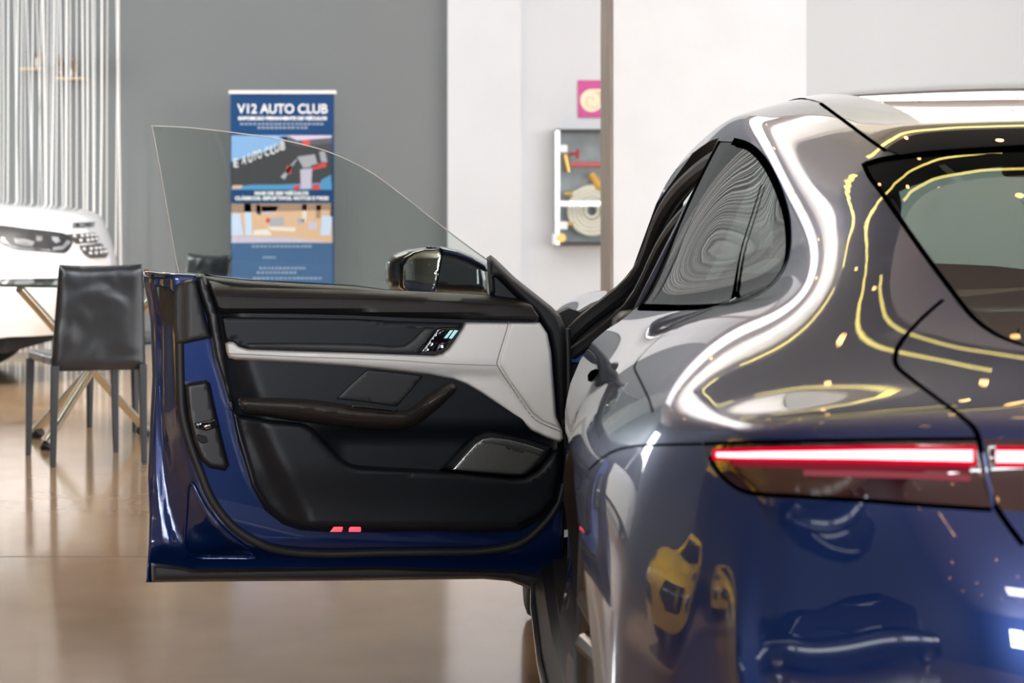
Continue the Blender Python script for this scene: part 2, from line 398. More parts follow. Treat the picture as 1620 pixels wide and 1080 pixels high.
# the lower tail follows one plan curve round the corner, flaring a little towards the bottom
PLAN = np.array(smooth_line([(.205, 4.15), (.206, 3.95), (.212, 3.75), (.232, 3.55), (.270, 3.42), (.335, 3.305), (.44, 3.205), (.60, 3.13), (.83, 3.08), (1.0, 3.062), (1.185, 3.055)], 24))
PT_ = np.gradient(PLAN, axis=0); PT_ /= np.linalg.norm(PT_, axis=1, keepdims=True)
PO_ = np.stack([PT_[:, 1], -PT_[:, 0]], -1)          # outward
for _ in range(40): PLAN[1:-1] = .5 * PLAN[1:-1] + .25 * (PLAN[2:] + PLAN[:-2])
for i_ in range(14, NU - 1):
    for j_ in range(NV):
        x_, y_, z_ = NET[i_, j_]
        if z_ > .795 or z_ < .26: continue
        k_ = int(np.argmin((PLAN[:, 0] - x_) ** 2 + (PLAN[:, 1] - y_) ** 2))
        o_ = np.interp(z_, [.26, .45, .6, .70, .79], [.0, .018, .0, -.014, -.036])
        w_ = float(np.clip((.66 - x_) / .22, 0, 1)); w_ = w_ * w_ * (3 - 2 * w_)
        NET[i_, j_, :2] = (1 - w_) * NET[i_, j_, :2] + w_ * (PLAN[k_] + PO_[k_] * o_)
YC = {}   # column index of each straight section
for i, c in enumerate(NET):
    if np.ptp(c[:, 1]) < 1e-6: YC[round(float(c[0, 1]), 2)] = i
def pad(C):
    C = np.concatenate([2 * C[:1] - C[1:2], C, 2 * C[-1:] - C[-2:-1]], 0)
    m = C[:, 1:2].copy(); m[..., 0] = 2 * XC - m[..., 0]
    return np.concatenate([m, C, 2 * C[:, -1:] - C[:, -2:-1]], 1)
def bas(t):
    return np.stack([(1 - t) ** 3, 3 * t ** 3 - 6 * t ** 2 + 4, -3 * t ** 3 + 3 * t ** 2 + 3 * t + 1, t ** 3], -1) / 6
def dbas(t):
    return np.stack([-(1 - t) ** 2, 3 * t ** 2 - 4 * t, -3 * t ** 2 + 2 * t + 1, t ** 2], -1) / 2
def seval(C, u, v, du=0, dv=0):
    Cp = pad(C); u = np.clip(np.asarray(u, float), 0, NU - 1); v = np.clip(np.asarray(v, float), 0, NV - 1)
    iu = np.minimum(u.astype(int), NU - 2); iv = np.minimum(v.astype(int), NV - 2)
    bu = (dbas if du else bas)(u - iu); bv = (dbas if dv else bas)(v - iv)
    r = 0
    for a in range(4):
        for b_ in range(4):
            r = r + (bu[..., a] * bv[..., b_])[..., None] * Cp[iu + a, iv + b_]
    return r
gu, gv = np.meshgrid(np.arange(NU), np.arange(NV), indexing='ij')
CN = NET.copy()
for _ in range(3): CN += 0.9 * (NET - seval(CN, gu, gv))
def S(u, v): return seval(CN, u, v)
def SN(u, v):
    a = seval(CN, u, v, 1, 0); b_ = seval(CN, u, v, 0, 1)
    n = np.cross(b_, a); n /= np.linalg.norm(n, axis=-1, keepdims=True) + 1e-12
    return n
def proj(P):
    return np.stack([VX + F * P[..., 0] / P[..., 1], VY + F * (EYE - P[..., 2]) / P[..., 1]], -1)
# dense samples for inversion
du_, dv_ = np.meshgrid(np.linspace(0, NU - 1, 620), np.linspace(0, NV - 1, 330), indexing='ij')
DS = S(du_, dv_); DN = SN(du_, dv_); DPX = proj(DS)
if (DN[..., 2] * (DS[..., 2] > 1.0)).sum() < 0:
    SNs = -1
else: SNs = 1
def N(u, v): return SNs * SN(u, v)
DN = DN * SNs
VD = np.array([0, 0, EYE]) - DS
FACE = (DN * VD).sum(-1) / np.linalg.norm(VD, axis=-1)
def inv_px(px, py, thr=-0.02):
    """surface parameters of the visible point under a pixel of the frame"""
    d = (DPX[..., 0] - px) ** 2 + (DPX[..., 1] - py) ** 2
    d = np.where(FACE > thr, d, 1e9)
    k = np.unravel_index(np.argmin(d + 4.0 * DS[..., 1]), d.shape)
    u, v = du_[k], dv_[k]
    for _ in range(12):
        P = S(u, v); q = proj(P); e = np.array([px, py]) - q
        h = 1e-4
        J = np.stack([(proj(S(u + h, v)) - q) / h, (proj(S(u, v + h)) - q) / h], -1)
        try: st = np.linalg.lstsq(J, e, rcond=1e-3)[0]
        except Exception: break
        st = np.clip(st, -0.3, 0.3); u = float(np.clip(u + st[0], 0, NU - 1)); v = float(np.clip(v + st[1], 0, NV - 1))
    return (u, v)
def inv_side(y, z, vmin=6.0):
    """surface parameters of a point of the car's flank given in side view"""
    d = (DS[..., 1] - y) ** 2 + (DS[..., 2] - z) ** 2
    d = np.where(dv_ > vmin, d, 1e9) + np.where(DN[..., 0] < 0.2, 0, 1.0)
    k = np.unravel_index(np.argmin(d), d.shape); u, v = du_[k], dv_[k]
    for _ in range(10):
        P = S(u, v)[1:]; h = 1e-4; e = np.array([y, z]) - P
        J = np.stack([(S(u + h, v)[1:] - P) / h, (S(u, v + h)[1:] - P) / h], -1)
        st = np.clip(np.linalg.lstsq(J, e, rcond=1e-3)[0], -.3, .3)
        u = float(np.clip(u + st[0], 0, NU - 1)); v = float(np.clip(v + st[1], 0, NV - 1))
    return (u, v)
def u_of_y(y, v=0.0):
    us = np.linspace(2, NU - 2, 2000); ys = S(us, np.full_like(us, v))[:, 1]
    return float(us[np.argmin(np.abs(ys - y))])
PX = lambda pts, n=5, closed=False: [inv_px(*p) for p in smooth_line(pts, n, closed)]
def iso(u0, v0, u1, v1, n=14): return [(u0 + (u1 - u0) * k / n, v0 + (v1 - v0) * k / n) for k in range(n + 1)]

UB = u_of_y(5.42, 7.0)
# rear side glass: leading edge along the B pillar, the rest traced on the surface
dlo_px = [(1012, 486), (1080, 487), (1140, 483), (1185, 472), (1217, 453), (1238, 427), (1247, 395), (1246, 352), (1236, 312), (1221, 276), (1203, 248), (1183, 231), (1160, 224)]
dlo = PX(dlo_px, 5)
dlo = [p for p in dlo if p[0] > UB + .01]
REG = {}
REG['side_window'] = [(UB, dlo[0][1])] + dlo + iso(UB, dlo[-1][1], UB, dlo[0][1], 16)[:-1]
# rear window
rw = PX([(1366, 258), (1376, 280), (1400, 312), (1450, 384), (1500, 452), (1540, 502), (1578, 530), (1619, 546)], 4)
rt = PX([(1366, 258), (1400, 249), (1460, 242), (1540, 237), (1619, 233)], 4)
ub = rw[-1][0] + .10; ut = rt[-1][0] - .04
REG['rear_window'] = rw + [(rw[-1][0] + .06, 1.0), (ub, .5), (ub, -1e-9)] + [(ut, -1e-9), (ut + .01, .5)] + rt[::-1][:-1]
# glass roof: from windscreen header to the rear window, edge on the roof seam
uh = u_of_y(5.93)
rr_ = PX([(1424, 246), (1470, 240), (1540, 235), (1619, 230.5)], 4)
seam_roof = PX([(1300, 163), (1340, 192), (1375, 218), (1404, 238)], 4)
uh2 = u_of_y(5.86, 3.0)
REG['glass_roof'] = [(uh, -1e-9), (uh, 1.0), (uh2 + .02, 2.6)] + iso(uh2 + .1, 2.85, seam_roof[0][0] - .3, seam_roof[0][1], 8) + seam_roof + rr_ + [(ut - .03, .5), (ut - .03, -1e-9)]
uc = u_of_y(6.62)
REG['windshield'] = [(uc, -1e-9), (uc, 1.0), (uc, 2.2), (uc + .04, 3.0), (uc + .2, 3.6), (u_of_y(6.2, 3.5), 3.72), (uh2 - .25, 3.55), (uh2 - .12, 3.3), (uh2 - .06, 2.6), (uh - .06, 1.0), (uh - .06, -1e-9)]
# front door opening
ua = u_of_y(6.52, 7.0)
REG['door_opening'] = iso(UB - .03, 5.05, u_of_y(5.8, 5.0), 5.0, 4) + [(u_of_y(6.2, 5.0), 5.0), (u_of_y(6.45, 5.0), 5.2), (ua + .03, 5.9), (ua - .02, 7.0), (ua - .04, 9.0), (ua - .02, 10.6), (ua + .1, 10.75)] + iso(ua + .3, 10.8, UB - .1, 10.8, 12) + [(UB + .02, 10.5)] + iso(UB + .05, 9.6, UB - .03, 7.1, 8)
# tail lamp and light bar
def band(x0, x1):
    pass
lamp_px_t = [(1114, 702), (1150, 700.5), (1200, 699), (1300, 697), (1420, 695), (1549, 694)]
lamp_px_b = [(1569, 806), (1450, 798), (1361, 791), (1260, 785), (1190, 780), (1160, 768), (1138, 748), (1122, 722)]
REG['tail_light'] = PX(lamp_px_t, 3) + PX(lamp_px_b, 3)
lt = PX([(1556, 694), (1619, 695)], 4); lb = PX([(1619, 809), (1575, 806.5)], 4)
REG['light_bar'] = lt + [(lt[-1][0], 1.5), (lt[-1][0], -1e-9), (lb[0][0], -1e-9), (lb[0][0], 1.5)] + lb
# wheel openings
def circ(cy, cz, r, a0=-28, a1=208, n=40):
    return [(cy + r * math.cos(R(a0 + (a1 - a0) * k / n)), cz + r * math.sin(R(a0 + (a1 - a0) * k / n))) for k in range(n + 1)]
for nm, cy in (('arch_rear', 4.15), ('arch_front', 7.05)):
    REG[nm] = [inv_side(y, z, 7.5) for y, z in circ(cy, .35, .385)]
BODY_GRID_U, BODY_GRID_V = 150, 92
gU, gV = np.meshgrid(np.linspace(0, NU - 1, BODY_GRID_U), np.linspace(0, NV - 1, BODY_GRID_V), indexing='ij')
gp = np.stack([gU.ravel(), gV.ravel()], -1)
keep = np.ones(len(gp), bool)
for k, poly in REG.items():
    keep &= seg_dist(gp, poly) > 0.018
gp = gp[keep]
cv, ct = cdt(gp, [(p, True) for p in REG.values()])
cv[:, 0] = np.clip(cv[:, 0], 0, NU - 1); cv[:, 1] = np.clip(cv[:, 1], 0, NV - 1)
cen = cv[ct].mean(1)
CLS = np.zeros(len(ct), int); KEYS = list(REG)
for i, k in enumerate(KEYS): CLS[in_poly(cen, REG[k])] = i + 1
BP = S(cv[:, 0], cv[:, 1]); BN = N(cv[:, 0], cv[:, 1])
# drop degenerate slivers
ar = np.linalg.norm(np.cross(BP[ct[:, 1]] - BP[ct[:, 0]], BP[ct[:, 2]] - BP[ct[:, 0]]), axis=-1)
OKT = ar > 1e-10

def panel(name, tris, m, parent, side='both', off=0.0, P=None, Nn=None, base=None):
    """build a trimmed piece; mirrored copy is part of the mesh unless side is given"""
    P = BP if P is None else P; Nn = BN if Nn is None else Nn
    used = np.unique(tris); mp = -np.ones(len(P), int); mp[used] = np.arange(len(used))
    V = P[used] + Nn[used] * off; T = mp[tris]; NN = Nn[used]
    e1 = V[T[:, 1]] - V[T[:, 0]]; e2 = V[T[:, 2]] - V[T[:, 0]]
    flip = (np.cross(e1, e2) * NN[T[:, 0]]).sum(-1) < 0
    T[flip] = T[flip][:, ::-1]
    Vm = V.copy(); Vm[:, 0] = 2 * XC - Vm[:, 0]; Nm = NN.copy(); Nm[:, 0] *= -1
    if side == 'left': VV, TT, NQ = V, T, NN
    elif side == 'right': VV, TT, NQ = Vm, T[:, ::-1], Nm
    else:
        VV = np.concatenate([V, Vm]); TT = np.concatenate([T, T[:, ::-1] + len(V)]); NQ = np.concatenate([NN, Nm])
    return mesh_obj(name, VV, TT, m, parent, normals=NQ)
car = thing('sports_sedan', 'dark blue four door sports car with front left door wide open', 'car', (XC, 5.5, 0))
T_ = lambda *ks: ct[OKT & np.isin(CLS, [KEYS.index(k) + 1 if k else 0 for k in ks])]
body = panel('body_shell', T_(None), 'paint', car)
panel('side_window', T_('side_window'), 'side_glass', car, 'left', -.003)
panel('side_window', T_('side_window'), 'side_glass', car, 'right', -.003)
panel('rear_window', T_('rear_window'), 'rear_glass', car, off=-.003)
panel('glass_roof', T_('glass_roof'), 'roof_glass', car, off=.002)
panel('windshield', T_('windshield'), 'shield_glass', car, off=-.003)
tl = [panel('tail_light', T_('tail_light'), 'lens', car, sd) for sd in ('left', 'right')]
panel('light_bar', T_('light_bar'), 'lens', car)
# the right-hand front door is shut
panel('front_door', T_('door_opening'), 'paint', car, 'right')

def strip(name, uv, w, m, parent, off=.0006, mirror=False, sub=None, closed=False, both=False):
    """a narrow band lying on the body along a line"""
    uv = np.array(uv, float); P = S(uv[:, 0], uv[:, 1]); Nn = N(uv[:, 0], uv[:, 1])
    n = len(P); d = np.gradient(P, axis=0)
    if closed:
        d = np.roll(P, -1, 0) - np.roll(P, 1, 0)
    sdir = np.cross(Nn, d); sdir /= np.linalg.norm(sdir, axis=-1, keepdims=True) + 1e-9
    A = P + sdir * w / 2 + Nn * off; B = P - sdir * w / 2 + Nn * off
    def mk(A, B, NN):
        V = np.concatenate([A, B]); T = []
        for i in range(n if closed else n - 1):
            j = (i + 1) % n
            T.append((i, j, n + j, n + i))
        return V, T, np.concatenate([NN, NN])
    V, T, NQ = mk(A, B, Nn)
    if both:
        V2 = V.copy(); V2[:, 0] = 2 * XC - V2[:, 0]; N2 = NQ.copy(); N2[:, 0] *= -1
        mesh_obj(name, V2, [t[::-1] for t in T], m, parent, normals=N2)
    return mesh_obj(name, V, T, m, parent, normals=NQ)
# panel gaps
tg = PX([(1492, 474), (1462, 500), (1432, 532), (1418, 556), (1418, 578), (1440, 598), (1480, 628), (1520, 658), (1543, 680), (1551, 705), (1557, 740), (1570, 790), (1592, 826), (1619, 862)], 4)
strip('panel_gap', tg, .007, 'gap', body, both=True)
rdoor = PX([(1150, 486), (1120, 500)], 3)

# ------------------------------------------------------------------ car details
def uvline(pts, n=5): return PX(pts, n)
def edge_flange(name, uv, depth, m, parent, both=False, closed=False, off=0.0):
    uv = np.array(uv, float); P = S(uv[:, 0], uv[:, 1]); Nn = N(uv[:, 0], uv[:, 1])
    A = P + Nn * off; B = P - Nn * depth; n = len(P)
    T = [(i, (i + 1) % n, n + (i + 1) % n, n + i) for i in range(n if closed else n - 1)]
    V = np.concatenate([A, B])
    if both:
        V2 = V.copy(); V2[:, 0] = 2 * XC - V2[:, 0]; mesh_obj(name, V2, T, m, parent)
    return mesh_obj(name, V, T, m, parent)
def ribbon(name, uv, w, m, parent, off=.002, both=False):
    w = np.array(w, float)
    if w.ndim: w = np.interp(np.linspace(0, 1, len(uv)), np.linspace(0, 1, len(w)), w)[:, None]
    return strip(name, uv, w, m, parent, off=off, both=both)

edge_flange('wheel_arch_lip', REG['arch_rear'], .06, 'black_plastic', body, both=True, closed=True)
edge_flange('wheel_arch_lip', REG['arch_front'], .06, 'black_plastic', body, both=True, closed=True)
edge_flange('door_jamb', REG['door_opening'], .05, 'gap', body, closed=True)
# side window surround and window division
M['dark_chrome'] = mat('dark_window_trim', (0.05, 0.05, 0.055), rough=0.12, metal=0.7, coat=1.0)
strip('window_trim', dlo, .016, 'dark_chrome', body, off=.002, both=True)
dv = uvline([(1205, 292), (1190, 340), (1172, 400), (1160, 474)], 4)
strip('window_divider', dv, .012, 'gloss_black', body, off=.0005, both=True)
strip('window_trim', rw + [(rw[-1][0] + .06, 1.0), (ub, .5), (ub, 0)], .008, 'gap', body, both=True)
strip('window_trim', rt + [(ut + .01, .5), (ut, 0)], .010, 'gloss_black', body, both=True)
strip('roof_seam', seam_roof, .012, 'gap', body, both=True)
strip('roof_seam', [p for p in rr_] + [(ut - .03, .5), (ut - .03, 0)], .007, 'gap', body, both=True)
# quarter / bumper seam running to the lamp, rear door seam
strip('panel_gap', uvline([(931, 744), (950, 726), (975, 712), (1010, 705), (1060, 703), (1112, 702)], 4), .0035, 'gap', body, both=True)
strip('panel_gap', uvline([(1112, 486), (1062, 518), (1024, 552), (1004, 578), (1012, 600), (1026, 630), (1033, 652)], 4), .003, 'gap', body, both=True)
strip('lamp_seal', PX(lamp_px_t, 3), .005, 'gap', body, both=True)
strip('lamp_seal', PX(lamp_px_b, 3) , .006, 'gap', body, both=True)
# lit tail lamp bars; red fringe and inner reflections painted as glowing ribbons
M['lamp_core'] = mat('lit_lamp_core', (0.8, 0.2, 0.2), emit=(1.0, 0.42, 0.46), estr=3.2)
M['lamp_edge'] = mat('lit_lamp_edge', (0.3, 0.0, 0.01), emit=(1.0, 0.0, 0.035), estr=0.75)
M['lamp_dim'] = mat('dim_lamp_band', (0.12, 0.01, 0.02), rough=0.3, emit=(1.0, 0.06, 0.12), estr=0.22)
M['lamp_pink'] = mat('pink_lamp_band', (0.2, 0.08, 0.08), rough=0.3, emit=(1.0, 0.18, 0.24), estr=0.3)
for nm, m, pts, w, off in (
    ('lamp_glow', 'lamp_edge', [(1129, 719), (1200, 718), (1350, 718), (1450, 719.5), (1545, 721)], [.014, .019, .023, .025], .002),
    ('lamp_bar', 'lamp_core', [(1137, 719), (1200, 718), (1350, 718), (1450, 719.5), (1539, 721)], [.006, .009, .0125, .014], .004),
    ('lamp_inner_reflection', 'lamp_dim', [(1160, 733), (1300, 734), (1450, 736), (1535, 739)], [.006, .012, .013, .013], .0015),
    ('lamp_inner_reflection', 'lamp_pink', [(1272, 747), (1350, 749), (1450, 752), (1535, 757)], [.007, .008, .008, .008], .0015)):
    ribbon(nm, uvline(pts, 6), w, m, tl[0], off, both=False)
    uvm = uvline(pts, 6)
    o = ribbon(nm, uvm, w, m, None, off); me = o.data
    for v in me.vertices: v.co.x = 2 * XC - v.co.x
    me.flip_normals(); o.parent = tl[1]; o.matrix_parent_inverse = Matrix.Translation(-parent_loc(tl[1]))
bar_v = iso(uvline([(1575, 722)], 1)[0][0], uvline([(1575, 722)], 1)[0][1], uvline([(1619, 723)], 1)[0][0], 0, 30)
lb_obj = [o for o in car.children if o.name.startswith('light_bar')][0]
ribbon('lamp_glow', bar_v, .026, 'lamp_edge', lb_obj, .002, both=True)
ribbon('lamp_bar', bar_v, .0145, 'lamp_core', lb_obj, .004, both=True)
# door handle of the rear door, with its recess
hp = uvline([(928, 640), (940, 628), (956, 620), (962, 628), (950, 645), (936, 655)], 3)
uvh = np.array([inv_side(y, z) for y, z in [(5.02, .800), (4.80, .812)]])
hl_ = [tuple(uvh[0] + (uvh[1] - uvh[0]) * k / 12) for k in range(13)]
ribbon('handle_recess', hl_, [.010, .026, .028, .026, .010], 'gap', body, .001)
ribbon('door_handle', hl_[1:-1], [.008, .018, .019, .018, .008], 'paint', body, .004)
# wheels
def wheel(cx, cy, sgn, name='wheel'):
    """sgn -1: outer face looks to -x"""
    T = Matrix.Translation((cx, cy, .352)) @ Matrix.Rotation(R(-90) if sgn < 0 else R(90), 4, 'Y')
    # local +z = outward
    w = .26
    b = MB().lathe([(.262, -w), (.30, -w), (.335, -w + .01), (.350, -w + .03), (.352, -w / 2), (.350, -.03), (.338, -.008), (.315, 0), (.29, -.002), (.266, -.008), (.262, -.03), (.262, -w)], T, 72)
    for gz in (-.07, -.12, -.18):
        pass
    t = b.build(name, 'tire', car, auto=50)
    gr = MB()
    for gz in (-.06, -.11, -.155, -.2): gr.lathe([(.3525, gz - .004), (.3529, gz), (.3525, gz + .004)], T, 72)
    gr.build('tread_groove', 'gap', t)
    r = MB().lathe([(.262, -.03), (.262, -.008), (.255, -.006), (.245, -.016), (.24, -.05), (.235, -.24)], T, 72)
    for k in range(5):
        for s_ in (-1, 1):
            a = 2 * math.pi * k / 5 + s_ * .17
            a0 = 2 * math.pi * k / 5 + s_ * .05
            p0 = Vector((.05 * math.cos(a0), .05 * math.sin(a0), -.055)); p1 = Vector((.15 * math.cos(a), .15 * math.sin(a), -.04)); p2 = Vector((.247 * math.cos(a), .247 * math.sin(a), -.014))
            r.tube([T @ p0, T @ p1, T @ p2], [.024, .019, .02], n=8)
    r.lathe([(0.0, -.03), (.03, -.03), (.06, -.045), (.065, -.08)], T, 40)
    r.build('rim', 'rim', t, auto=40)
    d = MB().lathe([(.02, -.11), (.18, -.11), (.18, -.13), (.02, -.13)], T, 48)
    d.build('brake_disc', 'steel', t)
    return t
for cy, cx in ((4.15, .222), (7.05, .208)):
    wheel(cx, cy, -1); wheel(2 * XC - cx, cy, 1)
    for sg in (0, 1):
        prof = [(4.15 - 4.15 + .40 * math.cos(R(a)), .35 + .40 * math.sin(R(a))) for a in range(-25, 206, 10)]
        v = []; f = []
        for xx in (.245, .62):
            for (py_, pz_) in prof: v.append((2 * XC - xx if sg else xx, cy + py_, pz_))
        n = len(prof)
        f = [(i, i + 1, n + i + 1, n + i) for i in range(n - 1)] + [tuple(range(n, 2 * n))]
        mesh_obj('wheel_well', v, f, 'gap', car)
# sill blade under the doors
b = MB()
pl = [(.300, .16), (.200, .165), (.192, .185), (.215, .24), (.300, .26)]
v = []; n = len(pl); ys = (6.55, 6.3, 5.4, 4.62); dx = (.02, .012, 0, 0)
for y, d_ in zip(ys, dx): v += [(x + d_, y, z) for x, z in pl]
f = [(i * n + k, i * n + (k + 1) % n, (i + 1) * n + (k + 1) % n, (i + 1) * n + k) for i in range(3) for k in range(n)] + [tuple(range(n)), tuple(range(3 * n, 4 * n))]
b.add(v, f).build('side_sill', 'black_plastic', car, auto=30)
MB().add([(2 * XC - a, c, d) for a, c, d in v], f).build('side_sill', 'black_plastic', car, auto=30)
b = MB().tube([(.212, 6.45, .20), (.197, 6.0, .192), (.188, 5.3, .19), (.188, 4.7, .195)], .006, 8)
b.build('sill_trim', 'steel', car)
MB().box(.42, 1.95, 3.35, 7.75, .17, .22).build('underbody', 'gap', car)
# hinge pillar and the frame of the opening
def UP(px, py, y): return (y * (px - VX) / F, y, EYE - y * (py - VY) / F)
def pix_prism(mb, pts, y0, y1, mi=0):
    """outline given where it stands at depth y0, pushed straight back to y1"""
    a = [UP(px, py, y0) for px, py in pts]; n = len(a)
    v = a + [(x, y1, z) for x, y, z in a]
    return mb.add(v, [tuple(range(n)), tuple(range(2 * n - 1, n - 1, -1))] + [(i, n + i, n + (i + 1) % n, (i + 1) % n) for i in range(n)], mi)
pil = pix_prism(MB(), [(874, 500), (900, 488), (918, 494), (938, 482), (958, 474), (985, 480), (975, 540), (960, 620), (955, 900), (884, 905), (884, 600)], 6.52, 6.62).build('hinge_pillar', 'gap', car, smooth=False)
MB().lathe([(.0, .0), (.011, .0), (.013, -.004), (.013, -.02)], Matrix.Translation(UP(929, 508, 6.50)) @ Matrix.Rotation(R(90), 4, 'X'), 24).build('pillar_bolt', 'grey_plastic', pil)
pix_prism(MB(), [(900, 559), (929, 559), (926, 573), (902, 573)], 6.47, 6.53).build('door_check', 'paint', pil, smooth=False)
pix_prism(MB(), [(884, 599), (905, 599), (905, 607), (884, 607)], 6.44, 6.53).build('hinge', 'black_plastic', pil, smooth=False)
pix_prism(MB(), [(880, 840), (904, 836), (904, 848), (880, 852)], 6.44, 6.53).build('hinge', 'steel', pil, smooth=False)
def seal_tube(name, side_pts, r, m, inset=.02):
    uv = [inv_side(y, z, 4.2) for y, z in side_pts]
    uv = np.array(uv); P = S(uv[:, 0], uv[:, 1]) - N(uv[:, 0], uv[:, 1]) * inset
    return MB().tube([tuple(p) for p in smooth_line([tuple(p) for p in P], 4)], r, 10).build(name, m, body)
up = [(6.50, .50), (6.51, .70), (6.49, .83), (6.42, .96), (6.2, 1.10), (6.0, 1.165), (5.8, 1.21), (5.6, 1.235), (5.45, 1.245)]
seal_tube('door_seal', up, .020, 'rubber', .03)
seal_tube('door_seal', [(y - .03, z - .05) for y, z in up[2:]], .016, 'rubber', .06)
# B pillar
v = []; zz = [.25, .5, .7, .85, .92, 1.05, 1.15, 1.24]
for z in zz:
    u_, v_ = inv_side(5.43, z, 4.6); p = S(u_, v_)
    v += [(p[0] + .012, 5.46, z), (p[0] + .10, 5.46, z), (p[0] + .10, 5.30, z), (p[0] + .012, 5.30, z)]
f = [(4 * i + k, 4 * i + (k + 1) % 4, 4 * i + 4 + (k + 1) % 4, 4 * i + 4 + k) for i in range(len(zz) - 1) for k in range(4)]
MB().add(v, f).build('door_pillar', 'black_plastic', car, smooth=False)
# cabin
us = np.linspace(uh, ut - .03, 14); vs = np.linspace(0, 4.4, 12)
a_, b_ = np.meshgrid(us, vs, indexing='ij'); HP = S(a_, b_) - N(a_, b_) * .035
v = [tuple(p) for p in HP.reshape(-1, 3)]; f = [(i * 12 + j, i * 12 + j + 1, (i + 1) * 12 + j + 1, (i + 1) * 12 + j) for i in range(13) for j in range(11)]
v2 = [(2 * XC - x, y, z) for x, y, z in v]
M['headliner'] = mat('headliner_cloth', (0.03, 0.03, 0.032), rough=0.9)
MB().add(v, f).add(v2, f).build('headliner', 'headliner', car)
MB().box(.38, 1.99, 3.5, 4.35, .80, .86).build('parcel_shelf', 'headliner', car, bevel=.01)
MB().box(.40, 1.97, 6.25, 6.75, .62, .87).build('dashboard', 'trim_soft', car, bevel=.05)
MB().box(.36, 2.01, 3.4, 6.8, .22, .30).build('cabin_floor', 'gap', car)
st = MB().tube([( .78 + .185 * math.cos(R(a)), 6.02 - .05 * math.sin(R(a)), .84 + .18 * math.sin(R(a))) for a in range(0, 361, 15)], .014, 8, caps=False)
st.tube([(.60, 6.02, .84), (.96, 6.02, .84)], .02, 8).tube([(.78, 6.02, .84), (.78, 6.25, .78)], .03, 8)
st.build('steering_wheel', 'trim_soft', car)
def seat(cx, y, h=1.0):
    s_ = MB().box(cx - .25, cx + .25, y, y + .5, .34, .48).build('front_seat' if h > .9 else 'rear_seat', 'seat', car, bevel=.05)
    T = Matrix.Translation((cx, y + .04, .42)) @ Matrix.Rotation(R(14), 4, 'X')
    lo = 0 if h > .9 else .17
    MB().box(-.25, .25, -.07, .07, 0, .58 - lo, T=T).build('backrest', 'seat', s_, bevel=.06)
    MB().box(-.13, .13, -.05, .05, .60 - lo, .78 - lo * 1.35, T=T).build('headrest', 'seat', s_, bevel=.045)
seat(.80, 5.45); seat(1.57, 5.45); seat(.80, 4.55, .8); seat(1.57, 4.55, .8)
MB().box(1.30, 1.52, 6.06, 6.10, 1.19, 1.25).build('inside_mirror', 'gloss_black', car, bevel=.015)

# ------------------------------------------------------------------ the open front door (hinged at HX, HY, swung out 74 degrees)
TH = R(74); HX, HY = .285, 6.45
NX, NY = math.cos(TH), -math.sin(TH)
DOORC = NX * HX + NY * HY
def DP(px, py, w):
    """point of the door at pixel (px,py), w metres in front of the outer skin"""
    px = np.asarray(px, float); py = np.asarray(py, float)
    rx = (px - VX) / F; rz = (VY - py) / F
    t = (w + DOORC) / (NX * rx + NY)
    return np.stack([t * rx, t, EYE + t * rz], -1)
def relief(name, outline, m, parent, w1, r=8.0, w0=0.0, grid=9.0, smooth=0, skirt=None, auto=50, P=None):
    """a padded panel: outline (in the frame), height w1 (number or function), edge rounding r"""
    P = P or DP
    o = np.array(smooth_line(outline, smooth, True) if smooth else outline, float)
    # resample
    res = []
    for i in range(len(o)):
        a = o[i]; b_ = o[(i + 1) % len(o)]; k = max(1, int(np.hypot(*(b_ - a)) / max(3.0, grid * .6)))
        for j in range(k): res.append(a + (b_ - a) * j / k)
    o = np.array(res)
    area_ = 0.5 * np.sum(o[:, 0] * np.roll(o[:, 1], -1) - np.roll(o[:, 0], -1) * o[:, 1])
    if area_ < 0: o = o[::-1]
    t = np.roll(o, -1, 0) - np.roll(o, 1, 0); t /= np.linalg.norm(t, axis=1, keepdims=True) + 1e-9
    nin = np.stack([-t[:, 1], t[:, 0]], -1)
    pts = []
    for k in (.06, .2, .42, .7, 1.0):
        q = o + nin * r * k
        ok = in_poly(q, o) & (seg_dist(q, o) > r * k * .88)
        pts.append(q[ok])
    x0, y0 = o.min(0); x1, y1 = o.max(0)
    gx, gy = np.meshgrid(np.arange(x0, x1, grid), np.arange(y0, y1, grid), indexing='ij')
    g = np.stack([gx.ravel() + .37, gy.ravel() + .53], -1)
    d = seg_dist(g, o); g = g[in_poly(g, o) & (d > min(r * 1.1, r + 3))]
    pts.append(g); pts = np.concatenate(pts)
    V, T = cdt(pts, [(o, True)])
    T = T[in_poly(V[T].mean(1), o)]
    d = seg_dist(V, o); q = np.clip(d / r, 0, 1); q = np.sqrt(np.clip(1 - (1 - q) ** 2, 0, 1))
    top = w1(V[:, 0], V[:, 1]) if callable(w1) else np.full(len(V), float(w1))
    base = w0(V[:, 0], V[:, 1]) if callable(w0) else np.full(len(V), float(w0))
    W = base + (top - base) * q
    X = P(V[:, 0], V[:, 1], W)
    verts = [tuple(p) for p in X]; faces = [tuple(f) for f in T]
    if skirt is not None:
        n = len(o); i0 = len(verts)
        bw = w0(o[:, 0], o[:, 1]) if callable(w0) else np.full(n, float(w0))
        verts += [tuple(p) for p in P(o[:, 0], o[:, 1], bw)] + [tuple(p) for p in P(o[:, 0], o[:, 1], bw - skirt)]
        faces += [(i0 + i, i0 + (i + 1) % n, i0 + n + (i + 1) % n, i0 + n + i) for i in range(n)]
    ob = mesh_obj(name, verts, faces, m, parent)
    bm = bmesh.new(); bm.from_mesh(ob.data); bmesh.ops.recalc_face_normals(bm, faces=bm.faces); bm.to_mesh(ob.data); bm.free()
    ob.data.shade_smooth(); ob.data.set_sharp_from_angle(angle=R(auto))
    return ob
